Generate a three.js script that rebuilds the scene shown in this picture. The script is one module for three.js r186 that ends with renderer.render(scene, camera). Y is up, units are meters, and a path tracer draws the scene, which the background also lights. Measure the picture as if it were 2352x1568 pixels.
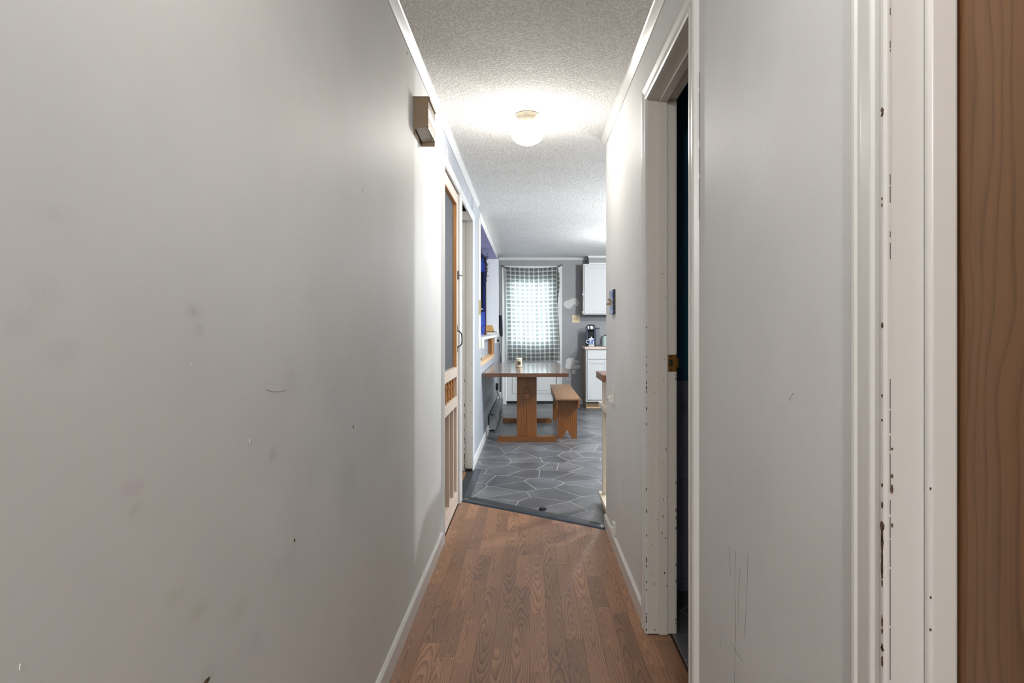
import * as THREE from 'three';
import { RoundedBoxGeometry } from 'three/addons/geometries/RoundedBoxGeometry.js';
import { mergeGeometries } from 'three/addons/utils/BufferGeometryUtils.js';

// ---------------------------------------------------------------- camera, sky, exposure
// Hall axis runs along -z; d is the distance down the hall from the camera (z = -d). Units are metres.
const scene = new THREE.Scene();
const EYE = 1.155, FOCAL = 1500;
const camera = new THREE.PerspectiveCamera(2 * Math.atan(784 / FOCAL) * 180 / Math.PI, 2352 / 1568, 0.02, 200);
camera.position.set(0, EYE, 0);
camera.lookAt(0, EYE, -10);
camera.setViewOffset(2352, 1568, -40, 26, 2352, 1568);
const renderer = new THREE.WebGLRenderer({ antialias: true });
renderer.toneMapping = THREE.LinearToneMapping;
renderer.toneMappingExposure = 1.06;
renderer.shadowMap.enabled = true;
scene.background = new THREE.Color(0.74, 0.89, 1.0);      // bright overcast daylight outside the windows
scene.backgroundIntensity = 14;
const LAMPS = { hall: 0.92, kitchen: 15, dining: 5.0, entry: 0.58, bedroom: 9.5 };
const H = 2.285, CEIL = H;            // ceiling height
const XL = -0.472, XR = 0.452, DB = 10.2;   // hall left wall, hall right wall, kitchen back wall

// ---------------------------------------------------------------- helpers
let seed = 7;
const rnd = () => { seed = (seed * 1664525 + 1013904223) >>> 0; return seed / 4294967296; };
const rr = (a, b) => a + (b - a) * rnd();
const taken = {};
function numbered(name) { const n = taken[name] = (taken[name] ?? -1) + 1; return n ? name + '_' + String(n).padStart(3, '0') : name; }
function tag(o, label, category, group) { Object.assign(o.userData, { label, category }); if (group) o.userData.group = group; return o; }
function thing(name, label, category, [x, y, d] = [0, 0, 0], group) {
  const o = new THREE.Group(); o.name = numbered(name); o.position.set(x, y, -d); scene.add(o);
  return tag(o, label, category, group);
}
function setting(name, label, category) { const o = thing(name, label, category); o.userData.kind = 'structure'; return o; }
// add a part to a parent whose origin lies at parent.position (geometry is given in world coordinates)
function part(name, geos, mat, parent, label) {
  const list = Array.isArray(geos) ? geos : [geos];
  let g = list.length > 1 ? mergeGeometries(list.map(clean)) : list[0];
  const m = new THREE.Mesh(g, mat); m.name = name;
  const off = new THREE.Vector3(); for (let p = parent; p && p !== scene; p = p.parent) off.add(p.position);
  m.position.copy(off).negate();
  parent.add(m); if (label) m.userData.label = label;
  return m;
}
function solo(name, geos, mat, label, category, group) {
  const list = Array.isArray(geos) ? geos : [geos];
  const m = new THREE.Mesh(list.length > 1 ? mergeGeometries(list.map(clean)) : list[0], mat);
  m.name = numbered(name); scene.add(m); return tag(m, label, category, group);
}
function clean(g) {
  g = g.index ? g.toNonIndexed() : g;
  for (const k of Object.keys(g.attributes)) if (!['position', 'normal', 'uv'].includes(k)) g.deleteAttribute(k);
  return g;
}
// uv in metres from position; grain = axis whose direction becomes v
function metricUV(g, grain = 'y', ou = 0, ov = 0) {
  g = clean(g);
  const p = g.attributes.position, uv = new Float32Array(p.count * 2), a = new THREE.Vector3(), b = new THREE.Vector3(), c = new THREE.Vector3();
  for (let i = 0; i < p.count; i += 3) {
    a.fromBufferAttribute(p, i); b.fromBufferAttribute(p, i + 1); c.fromBufferAttribute(p, i + 2);
    const n = b.clone().sub(a).cross(c.clone().sub(a)), ax = Math.abs(n.x), ay = Math.abs(n.y), az = Math.abs(n.z);
    const nrm = ax >= ay && ax >= az ? 'x' : ay >= az ? 'y' : 'z';
    let rest = ['x', 'y', 'z'].filter((k) => k !== nrm), v = rest.includes(grain) ? grain : rest[1], u = rest.find((k) => k !== v);
    [a, b, c].forEach((q, k) => { uv[(i + k) * 2] = q[u] + ou; uv[(i + k) * 2 + 1] = q[v] + ov; });
  }
  g.setAttribute('uv', new THREE.BufferAttribute(uv, 2));
  return g;
}
function box(x0, x1, y0, y1, d0, d1, r = 0, grain = 'y') {
  const w = Math.abs(x1 - x0), h = Math.abs(y1 - y0), t = Math.abs(d1 - d0);
  r = Math.min(r, w / 2.01, h / 2.01, t / 2.01);
  const g = r > 0 ? new RoundedBoxGeometry(w, h, t, 2, r) : new THREE.BoxGeometry(w, h, t);
  g.translate((x0 + x1) / 2, (y0 + y1) / 2, -(d0 + d1) / 2);
  return metricUV(g, grain, rr(0, 3), rr(0, 3));
}
// sweep a polygon [(u,v)...] from P0(u,v) to P1(u,v)
function sweep(poly, P0, P1, grain = 'y', smooth = false) {
  if (THREE.ShapeUtils.area(poly.map(([u, v]) => new THREE.Vector2(u, v))) < 0) poly = poly.slice().reverse();
  const n = poly.length, pos = [], A = poly.map(([u, v]) => P0(u, v)), B = poly.map(([u, v]) => P1(u, v));
  for (let i = 0; i < n; i++) { const j = (i + 1) % n; pos.push(A[i], A[j], B[j], A[i], B[j], B[i]); }
  const tris = THREE.ShapeUtils.triangulateShape(poly.map(([u, v]) => new THREE.Vector2(u, v)), []);
  for (const [a, b, c] of tris) pos.push(A[a], A[c], A[b], B[a], B[b], B[c]);
  const g = new THREE.BufferGeometry();
  g.setAttribute('position', new THREE.Float32BufferAttribute(pos.flatMap((p) => [p[0], p[1], -p[2]]), 3));
  // orient outward by signed volume
  const q = g.attributes.position.array; let vol = 0;
  for (let i = 0; i < q.length; i += 9) vol += q[i] * (q[i + 4] * q[i + 8] - q[i + 5] * q[i + 7]) - q[i + 1] * (q[i + 3] * q[i + 8] - q[i + 5] * q[i + 6]) + q[i + 2] * (q[i + 3] * q[i + 7] - q[i + 4] * q[i + 6]);
  if (vol < 0) for (let i = 0; i < q.length; i += 9) for (let k = 0; k < 3; k++) { const t = q[i + 3 + k]; q[i + 3 + k] = q[i + 6 + k]; q[i + 6 + k] = t; }
  g.computeVertexNormals();
  return metricUV(g, grain, rr(0, 3), rr(0, 3));
}
function lathe(pts, x, y, d, seg = 32) {
  const g = new THREE.LatheGeometry(pts.map(([r, h]) => new THREE.Vector2(Math.max(r, 1e-5), h)), seg); g.translate(x, y, -d); return clean(g);
}
function cyl(x, y, d, r, len, axis = 'y', seg = 16, r2 = r) {
  const g = new THREE.CylinderGeometry(r2, r, len, seg);
  if (axis === 'x') g.rotateZ(-Math.PI / 2); if (axis === 'z') g.rotateX(Math.PI / 2);
  g.translate(x, y, -d); return clean(g);
}
function tube(pts, r, seg = 24, rad = 6) {
  const c = new THREE.CatmullRomCurve3(pts.map(([x, y, d]) => new THREE.Vector3(x, y, -d)));
  return clean(new THREE.TubeGeometry(c, seg, r, rad));
}
const std = (hex, rough = 0.6, o = {}) => new THREE.MeshStandardMaterial({ color: hex, roughness: rough, ...o });
const phys = (hex, rough = 0.6, o = {}) => new THREE.MeshPhysicalMaterial({ color: hex, roughness: rough, ...o });

// ---------------------------------------------------------------- noise and textures
const hash = (x, y, s) => { let h = Math.imul(x | 0, 374761393) ^ Math.imul(y | 0, 668265263) ^ Math.imul(s | 0, 1442695041); h = Math.imul(h ^ (h >>> 13), 1274126177); return ((h ^ (h >>> 16)) >>> 0) / 4294967296; };
function vn(x, y, s, px = 1 << 20, py = 1 << 20) {
  const ix = Math.floor(x), iy = Math.floor(y); let fx = x - ix, fy = y - iy; fx = fx * fx * (3 - 2 * fx); fy = fy * fy * (3 - 2 * fy);
  const m = (a, p) => ((a % p) + p) % p, x0 = m(ix, px), x1 = m(ix + 1, px), y0 = m(iy, py), y1 = m(iy + 1, py);
  const a = hash(x0, y0, s), b = hash(x1, y0, s), c = hash(x0, y1, s), e = hash(x1, y1, s);
  return a + (b - a) * fx + (c - a) * fy + (a - b - c + e) * fx * fy;
}
function fbm(x, y, s, oct = 4, px, py) { let t = 0, a = 0.5, n = 0; for (let i = 0; i < oct; i++) { t += a * vn(x, y, s + i * 17, px, py); n += a; a *= 0.5; x *= 2; y *= 2; if (px) { px *= 2; py *= 2; } } return t / n; }
const lerp = (a, b, t) => a + (b - a) * t, clamp = (t, a = 0, b = 1) => Math.min(b, Math.max(a, t)), smooth = (a, b, t) => { t = clamp((t - a) / (b - a)); return t * t * (3 - 2 * t); };
function texture(w, h, mw, mh, fn, srgb = true) {
  const data = new Uint8Array(w * h * 4);
  for (let j = 0; j < h; j++) for (let i = 0; i < w; i++) { const c = fn(i / w, j / h), o = (j * w + i) * 4; data[o] = clamp(c[0], 0, 255); data[o + 1] = clamp(c[1], 0, 255); data[o + 2] = clamp(c[2], 0, 255); data[o + 3] = 255; }
  const t = new THREE.DataTexture(data, w, h); t.wrapS = t.wrapT = THREE.RepeatWrapping; t.magFilter = THREE.LinearFilter; t.minFilter = THREE.LinearMipmapLinearFilter; t.generateMipmaps = true;
  if (srgb) t.colorSpace = THREE.SRGBColorSpace; t.repeat.set(1 / mw, 1 / mh); t.needsUpdate = true; return t;
}
const mix3 = (a, b, t) => [lerp(a[0], b[0], t), lerp(a[1], b[1], t), lerp(a[2], b[2], t)];
// straight-ish grained wood: v runs along the grain
function woodTex(w, h, mw, mh, light, dark, s, { rings = 0.012, warp = 0.5, sharp = 2, pores = 0.25, patch = 0.3 } = {}) {
  const nx = Math.round(mw / rings);
  return texture(w, h, mw, mh, (u, v) => {
    const bend = fbm(u * 4, v * 3, s, 3, 4, 3) * warp * 6 + fbm(u * 2, v * 8, s + 5, 2, 2, 8) * warp * 0.6;
    let f = u * nx + bend; f -= Math.floor(f);
    let t = Math.pow(f, sharp) * smooth(1.0, 0.86, f);
    t = t * 0.75 + pores * (vn(u * 200, v * 9, s + 40, 200, 9) - 0.4) + patch * (fbm(u * 3, v * 2, s + 70, 3, 3, 2) - 0.5);
    return mix3(light, dark, clamp(t));
  });
}
const orangePeel = texture(512, 512, 0.5, 0.5, (u, v) => { const t = 255 * (0.6 * fbm(u * 40, v * 40, 3, 3, 40, 40) + 0.4 * fbm(u * 12, v * 12, 9, 2, 12, 12)); return [t, t, t]; }, false);
const stipple = texture(1024, 1024, 1.0, 1.0, (u, v) => { const a = fbm(u * 170, v * 170, 21, 2, 170, 170), b = fbm(u * 60, v * 60, 31, 2, 60, 60); const t = 255 * clamp(smooth(0.35, 0.7, a) * 0.75 + 0.25 * b); return [t, t, t]; }, false);
const stippleColor = texture(1024, 1024, 1.0, 1.0, (u, v) => { const a = fbm(u * 170, v * 170, 21, 2, 170, 170); const k = lerp(224, 246, smooth(0.3, 0.7, a)) + 8 * (fbm(u * 6, v * 6, 77, 3, 6, 6) - 0.5); return [k, k - 1, k - 4]; });
const paintMottle = (r, g, b, amp, s) => texture(512, 512, 1.7, 1.7, (u, v) => { const k = amp * (fbm(u * 7, v * 7, s, 5, 7, 7) - 0.5) + amp * 0.5 * (fbm(u * 3, v * 3, s + 9, 2, 3, 3) - 0.5); const w = amp * 0.35 * (fbm(u * 4, v * 4, s + 33, 3, 4, 4) - 0.5); return [r + k + w, g + k, b + k - w]; });

// laminate: eight strips side by side, cathedral grain
const STRIP = 0.0664, ATLAS_L = 1.06;
const laminate = texture(1024, 2048, STRIP * 8, ATLAS_L, (() => {
  const cols = []; for (let k = 0; k < 8; k++) cols.push({ z0: rr(-0.006, 0.045), tilt: rr(0.016, 0.045) * (rnd() < 0.5 ? -1 : 1), c: rr(-0.018, 0.018), s: 100 + k * 31, tone: rr(-0.05, 0.12) });
  return (u, v) => {
    const k = Math.min(7, Math.floor(u * 8)), q = cols[k], uu = u * 8 - k, y = v * ATLAS_L;
    const x = (uu - 0.5) * STRIP - q.c + 0.006 * (fbm(uu * 2, y * 7, q.s, 3) - 0.5);
    const z = q.z0 + q.tilt * (Math.abs(((v * 2) % 2) - 1) - 0.5) * ATLAS_L + 0.012 * (fbm(uu * 1.5, y * 5, q.s + 3, 3) - 0.5);
    const r = Math.sqrt(x * x * 1.2 + z * z) / 0.0062 + 0.35 * fbm(uu * 3, y * 14, q.s + 6, 2);
    const f = r - Math.floor(r);
    let t = 0.7 * Math.pow(f, 2.4) * smooth(1, 0.82, f) + q.tone + 0.10 * (vn(uu * 46, y * 22, q.s + 8) - 0.5) + 0.22 * (fbm(uu * 2, y * 3, q.s + 12, 3) - 0.5);
    t = clamp(t + 0.12);
    return mix3([178, 131, 96], [82, 54, 38], t);
  };
})());
const stoneTex = texture(512, 512, 1.3, 1.3, (u, v) => { const k = fbm(u * 9, v * 9, 51, 5, 9, 9), m = fbm(u * 3, v * 3, 61, 3, 3, 3); const g = 62 + 52 * (k - 0.2) * (0.7 + 0.6 * m); return [g + 5 * m, g + 2 + 3 * (1 - m), g + 4 + 6 * (1 - m)]; });
const pine = woodTex(512, 1024, 0.42, 1.3, [136, 82, 30], [70, 38, 10], 201, { rings: 0.020, warp: 0.5, sharp: 1.6, patch: 0.5 });
const pineTop = woodTex(512, 1024, 0.50, 1.6, [104, 66, 40], [66, 38, 20], 251, { rings: 0.03, warp: 0.4, sharp: 1.5, patch: 0.4 });
const benchWood = woodTex(512, 1024, 0.3, 1.2, [146, 112, 82], [100, 68, 44], 231, { rings: 0.02, warp: 0.5, patch: 0.6 });
const washed = woodTex(256, 1024, 0.2, 1.2, [222, 208, 194], [190, 170, 154], 301, { rings: 0.014, warp: 0.3, patch: 0.4 });
const golden = woodTex(256, 1024, 0.2, 1.2, [204, 146, 84], [150, 96, 46], 331, { rings: 0.010, warp: 0.3, patch: 0.3 });
const slabWood = woodTex(1024, 1024, 0.5, 1.1, [118, 82, 50], [70, 45, 24], 361, { rings: 0.021, warp: 0.75, sharp: 5, pores: 0.22, patch: 0.45 });
const darkBrown = woodTex(256, 512, 0.2, 0.8, [134, 92, 54], [92, 58, 30], 391, { rings: 0.02, warp: 0.3, patch: 0.4 });

// hall left wall: paint with the scuffs, smears and dents that the photo shows. u = distance d, v = height
const wallMarks = [ // [d, y, radius d, radius y, strength, tone]
  [0.93, 1.18, 0.006, 0.012, 8, 'g'], [0.912, 1.18, 0.006, 0.014, 13, 'g'], [0.935, 1.155, 0.006, 0.012, 13, 'g'], [1.20, 0.925, 0.007, 0.018, 16, 'g'], [0.775, 0.965, 0.012, 0.012, 10, 'r'], [0.78, 0.94, 0.006, 0.01, 10, 'g'],
  [0.87, 0.80, 0.012, 0.014, 9, 'y'], [0.93, 0.755, 0.014, 0.016, 10, 'y'], [0.635, 1.19, 0.012, 0.02, 7, 'g'], [0.66, 1.13, 0.012, 0.018, 7, 'g'], [0.61, 1.16, 0.01, 0.02, 7, 'g'], [0.648, 1.27, 0.01, 0.012, 6, 'g'],
  [1.30, 1.05, 0.02, 0.05, 7, 'g'], [1.25, 0.70, 0.03, 0.03, 6, 'g'], [1.45, 0.85, 0.03, 0.06, 6, 'p'], [1.7, 0.75, 0.04, 0.09, 7, 'g'], [1.6, 1.0, 0.03, 0.1, 5, 'p'], [2.1, 0.80, 0.05, 0.12, 6, 'g'], [2.3, 0.55, 0.06, 0.12, 7, 'p'],
  [1.06, 0.70, 0.014, 0.02, 8, 'y'], [0.80, 0.70, 0.01, 0.02, 8, 'g'], [0.955, 0.65, 0.012, 0.02, 9, 'g'], [1.12, 0.62, 0.02, 0.03, 8, 'p'],
];
const hallPaint = texture(2048, 1400, 3.7, H, (u, v) => {
  const d = u * 3.7, y = v * H; let k = 9 * (fbm(d * 6, y * 6, 401, 5) - 0.5) + 6 * (fbm(d * 1.7, y * 1.7, 411, 3) - 0.5), w = 5 * (fbm(d * 2.3, y * 2.3, 421, 3) - 0.5), r = 215, g = 215, b = 213;
  for (const [md, my, rd, ry, s, tone] of wallMarks) {
    const a = (d - md) / (rd * 2.2), c = (y - my) / (ry * 0.75), q = a * a + c * c; if (q > 6) continue;
    const m = s * Math.exp(-q) * (0.4 + 1.2 * fbm(d * 120, y * 120, 431, 3)); r -= m * (tone === 'r' ? 0.6 : 1); g -= m * (tone === 'r' ? 1.3 : 1); b -= m * (tone === 'y' ? 1.8 : tone === 'p' ? 0.7 : 1.05);
  }
  return [r + k + w, g + k, b + k - w];
});
hallPaint.wrapS = hallPaint.wrapT = THREE.ClampToEdgeWrapping; hallPaint.repeat.set(1, 1);
const plaid = texture(720, 1024, 1, 1, (u, v) => {
  const th = 0.5 + 0.5 * vn(u * 720, v * 300, 501);
  const band = (t) => { t -= Math.floor(t); return t; };
  const a = band(u * 11.3), b = band(v * 23), la = a < 0.12 ? 1 : 0, lb = b < 0.12 ? 1 : 0;
  const da = smooth(0.11, 0.34, a) * smooth(1, 0.85, a), db = smooth(0.13, 0.4, b) * smooth(1, 0.85, b);
  let c = mix3([206, 207, 205], [124, 125, 121], 0.5 * da + 0.5 * db);
  if (la || lb) c = mix3(c, [232, 232, 224], la && lb ? 0.9 : 0.55);
  return c.map((q) => q * (0.94 + 0.06 * th));
});
plaid.repeat.set(1, 1);

// ---------------------------------------------------------------- materials
const M = {
  hallPaint: std(0xffffff, 0.55, { map: hallPaint, bumpMap: orangePeel, bumpScale: 0.0006 }),
  white: std(0xffffff, 0.55, { map: paintMottle(215, 215, 214, 12, 601), bumpMap: orangePeel, bumpScale: 0.0006 }),
  trim: std(0xd6d4d0, 0.28),
  trimCool: std(0xdcdddc, 0.3),
  oldTrim: std(0xd3cdc4, 0.38),
  ceiling: std(0xffffff, 0.9, { map: stippleColor, bumpMap: stipple, bumpScale: 0.0022 }),
  grey: std(0xffffff, 0.55, { map: paintMottle(150, 151, 152, 8, 611), bumpMap: orangePeel, bumpScale: 0.0005 }),
  greyLight: std(0xffffff, 0.5, { map: paintMottle(164, 169, 178, 8, 615), bumpMap: orangePeel, bumpScale: 0.0005 }),
  blue: std(0x6379e4, 0.6), lavender: std(0xa8a4c8, 0.7), teal: std(0x0a5a7c, 0.5),
  tile: std(0x8f90a4, 0.3), tileGrout: std(0xb8b8bc, 0.8),
  lam: [1.0, 0.9, 0.8, 1.1].map((k) => std(new THREE.Color(k, k, k), 0.36, { map: laminate })),
  stone: [1.35, 1.15, 1.5, 1.25].map((k) => std(new THREE.Color(k, k, k), 0.34, { map: stoneTex })),
  grout: std(0xa4a7aa, 0.5), subfloor: std(0x3a2a20, 0.9),
  rubber: std(0x1c1e22, 0.55), rampMetal: std(0x2a3442, 0.32, { metalness: 0.3 }),
  pine: std(0xffffff, 0.35, { map: pine }), pineTop: phys(0xffffff, 0.3, { map: pineTop, clearcoat: 0.8, clearcoatRoughness: 0.12 }), bench: std(0xffffff, 0.45, { map: benchWood }),
  washed: std(0xffffff, 0.5, { map: washed }), golden: std(0xffffff, 0.45, { map: golden }), slab: std(0xffffff, 0.4, { map: slabWood }), darkBrown: std(0xffffff, 0.5, { map: darkBrown }),
  screen: std(0x3c3f47, 0.7), black: std(0x0c0d10, 0.45), blackGloss: std(0x0a0c12, 0.18), iron: std(0x17161a, 0.5, { metalness: 0.4 }),
  brass: std(0xa8925a, 0.4, { metalness: 0.8 }), brassOld: std(0x7a5418, 0.4, { metalness: 0.7 }), steel: std(0xb8b8b8, 0.25, { metalness: 0.9 }),
  bronze: std(0x87725a, 0.42, { metalness: 0.35 }), bronzeInner: std(0xb4aaa0, 0.4, { metalness: 0.5 }), hole: std(0x1a1512, 0.8),
  cabinet: std(0xc8caca, 0.5), cabinetSide: std(0x8a7458, 0.55), counter: std(0xcbb8ac, 0.35), cream: std(0xe2d6c4, 0.45), plastic: std(0xe9e4d6, 0.3), ivory: std(0xd8c69e, 0.35), offWhite: std(0xe4e2dc, 0.35),
  heater: std(0x868a8e, 0.45, { metalness: 0.3 }), chip: std(0x5a4330, 0.8), spackle: std(0xd2d1ce, 0.9), umbrella: std(0x232b3a, 0.7),
  cardboard: std(0xc79a5c, 0.8), fabric: phys(0xffffff, 0.94, { map: plaid, transmission: 0.66, thickness: 0, side: THREE.DoubleSide, specularIntensity: 0.2 }),
  glass: phys(0xffffff, 0.02, { transmission: 1, thickness: 0 }),
  raw: std(0xd8b48c, 0.6), slate: std(0x2e3848, 0.3), canopy: std(0xa8a090, 0.4, { metalness: 0.3 }),
};

// ---------------------------------------------------------------- the shell
const shellLabels = {};
{ // hall left wall, up to the closet doorway
  const w = setting('wall_left', 'long scuffed white hallway wall on the side of the door chime', 'wall');
  const g = clean(new THREE.BoxGeometry(0.12, H, 4.3)); g.translate(XL - 0.06, H / 2, -(3.52 - 2.15));
  const p = g.attributes.position, uv = g.attributes.uv; for (let i = 0; i < p.count; i++) uv.setXY(i, -p.getZ(i) / 3.7, p.getY(i) / H);
  part('painted_wall', g, M.hallPaint, w);
  const at = (x, y) => { const d = XL * FOCAL / (x - 1216); return [d, EYE - (y - 758) * d / FOCAL]; };
  const dents = [[575, 1012, 0.006, 0.003, 'spackle'], [440, 838, 0.0015, 0.0015, 'spackle'], [676, 1240, 0.003, 0.004, 'chip'], [46, 1532, 0.0015, 0.003, 'spackle'], [548, 545, 0.002, 0.005, 'spackle'], [475, 1563, 0.012, 0.004, 'chip'], [935, 122, 0.004, 0.006, 'chip'], [811, 980, 0.004, 0.004, 'chip'], [832, 436, 0.008, 0.008, 'spackle']];
  for (const [x, y, a, b, m] of dents) { const [d, yy] = at(x, y); part('dent', blob([XL + 0.0004, yy, d], a, b, 'x', 0.0005), M[m], w); }
  const arc = []; for (let i = 0; i <= 8; i++) { const [d, y] = at(612 + i * 5.6, 895 + 4 * Math.sin(i / 8 * Math.PI)); arc.push([XL + 0.0002, y, d]); }
  part('scuff_line', tube(arc, 0.0005, 16, 5), std(0xaaa59e, 0.7), w);
}
function blob([x, y, d], a, b, normal, t = 0.0006, n = 10, rough = 0.65) { // irregular flat patch
  const poly = []; for (let i = 0; i < n; i++) { const th = i / n * 2 * Math.PI, k = rr(rough, 1.1); poly.push([a * k * Math.cos(th), b * k * Math.sin(th)]); }
  const f = normal === 'x' ? (s) => (u, v) => [x + s, y + v, d + u] : normal === 'z' ? (s) => (u, v) => [x + u, y + v, d + s] : (s) => (u, v) => [x + u, y + s, d + v];
  return sweep(poly, f(-t), f(t));
}
{ // grey pier and kitchen left wall with doorway and serving hatch
  const w = setting('wall_left', 'grey painted kitchen wall with doorway, serving hatch and open stud niche', 'wall');
  part('pier', box(-0.60, XL, 0, H, 4.335, 4.48), M.greyLight, w);
  part('wall_over_closet', box(-0.60, XL, 2.06, H, 3.52, 4.335), M.greyLight, w);
  part('wall_over_doorway', box(-0.60, XL, 2.05, H, 4.48, 5.35), M.greyLight, w);
  part('pier', box(-0.64, XL, 0, H, 5.386, 6.27), M.greyLight, w);
  part('wall_below_niche', box(-0.64, XL, 0, 0.80, 6.27, 8.85), M.greyLight, w);
  part('niche_back', box(-0.64, -0.553, 0.80, 1.055, 6.27, 8.85), M.greyLight, w);
  part('wall_below_hatch', box(-0.64, XL, 0, 1.055, 8.85, 9.6), M.greyLight, w);
  part('end_wall', box(-0.64, XL, 0, H, 9.6, DB), M.grey, w);
  part('header', box(-0.64, XL, 2.205, H, 6.27, 9.6), M.trimCool, w);
  part('soffit', box(-0.638, XL - 0.002, 2.2, 2.206, 6.27, 9.6), M.lavender, w);
  part('stud_edge', box(-0.505, -0.482, 0.836, 1.054, 8.715, 8.72), M.golden, w);
  part('stud', box(-0.553, -0.482, 0.83, 1.055, 8.72, 8.85), M.darkBrown, w, 'bare wooden stud at the end of the niche');
  part('bottom_plate', box(-0.553, -0.474, 0.80, 0.835, 6.27, 8.85, 0.002, 'z'), M.raw, w, 'bare wooden plate along the niche bottom');
  for (const [d, y, a, b] of [[6.38, 0.415, 0.012, 0.085], [6.0, 1.12, 0.02, 0.05], [5.9, 1.16, 0.02, 0.03], [5.45, 2.14, 0.02, 0.03], [4.7, 2.17, 0.03, 0.03], [3.75, 2.17, 0.04, 0.03], [5.9, 1.75, 0.014, 0.05], [5.95, 1.58, 0.014, 0.04], [5.85, 0.95, 0.014, 0.03]])
    part('spackle_patch', blob([XL + 0.0005, y, d], a, b, 'x'), M.spackle, w);
}
{ // hall right wall
  const w = setting('wall_right', 'white hallway wall with the bathroom doorway and blue switch plate', 'wall');
  part('wall_end', box(XR, XR + 0.11, 0, H, 2.49, 3.85, 0.004), M.white, w);
  part('wall_between_doors', box(XR, XR + 0.11, 0, H, 0.829, 1.80), M.white, w);
  part('wall_over_doorway', box(XR, XR + 0.11, 2.035, H, 1.80, 2.49), M.white, w);
  part('wall_over_door', box(XR, XR + 0.11, 2.035, H, 0.03, 0.829), M.white, w);
  part('wall_near', box(XR, XR + 0.11, 0, H, -0.75, 0.03), M.white, w);
  const at = (x, y) => { const d = XR * FOCAL / (x - 1216); return [d, EYE - (y - 758) * d / FOCAL]; };
  const lines = [[[1690, 1265], [1688, 1330], [1690, 1420], [1687, 1568]], [[1700, 1305], [1696, 1380], [1697, 1437]], [[1718, 1270], [1716, 1350], [1710, 1465]], [[1675, 1255], [1678, 1320]], [[1679, 1475], [1705, 1520]], [[1655, 1468], [1654, 1486]], [[1812, 920], [1822, 902]]];
  for (const l of lines) part('scratch', tube(l.map(([x, y]) => { const [d, yy] = at(x, y); return [XR, yy, d]; }), 0.0005, 12, 5), std(0x6f6a66, 0.8), w);
}
{ // kitchen shell
  const w = setting('wall_back', 'dark grey kitchen wall with the curtained back door and white filler patches', 'wall');
  const x0 = -0.365, x1 = 0.44;
  part('painted_wall', [box(-0.64, x0, 0, H, DB, DB + 0.14), box(x1, 3.1, 0, H, DB, DB + 0.14), box(x0, x1, 2.09, H, DB, DB + 0.14)], M.grey, w);
  const patches = [[0.612, 1.56, 0.07, 0.066], [0.668, 1.595, 0.055, 0.05], [0.705, 1.63, 0.045, 0.03], [0.74, 1.58, 0.03, 0.05], [0.645, 0.665, 0.075, 0.062], [0.69, 0.585, 0.115, 0.036], [0.605, 0.60, 0.05, 0.05], [0.73, 0.665, 0.05, 0.02], [0.69, 0.505, 0.032, 0.036]];
  patches.forEach(([x, y, a, b], i) => part('filler_patch', blob([x, y, DB], a, b, 'z', 0.0012 + i * 0.0003, 26, 0.9), M.spackle, w));
  const r = setting('wall_kitchen_right', 'grey kitchen wall with the window over the sink side', 'wall');
  part('painted_wall', [box(3.0, 3.12, 0, H, 3.73, 6.3), box(3.0, 3.12, 0, H, 7.5, DB), box(3.0, 3.12, 0, 1.05, 6.3, 7.5), box(3.0, 3.12, 2.0, H, 6.3, 7.5)], M.grey, r);
  const n = setting('wall_kitchen_near', 'grey kitchen wall behind the hallway wall end', 'wall');
  part('painted_wall', box(XR + 0.11, 3.12, 0, H, 3.73, 3.85), M.grey, n);
  const so = setting('trim_soffit', 'grey boxed soffit over the white wall cabinet', 'soffit');
  part('soffit_box', box(0.905, 3.0, 2.165, H, 9.93, DB), M.grey, so);
  part('crown', box(0.89, 3.0, 2.252, H, 9.905, 9.93, 0.004), M.trim, so);
  part('shelf_trim', box(0.905, 3.0, 2.158, 2.178, 9.9, 9.93, 0.003), M.trim, so);
}
{ // ceilings
  const c = setting('ceiling', 'white stippled plaster ceiling over hallway and kitchen', 'ceiling');
  part('plaster', metricUV(new THREE.BoxGeometry(3.8, 0.1, 14.6).translate(1.25, H + 0.05, -3.1)), M.ceiling, c);
  const c2 = setting('ceiling', 'pale lavender ceiling of the blue room', 'ceiling');
  part('plaster', box(-2.72, -0.65, H, H + 0.1, 5.2, 10.4), M.lavender, c2);
}
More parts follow.
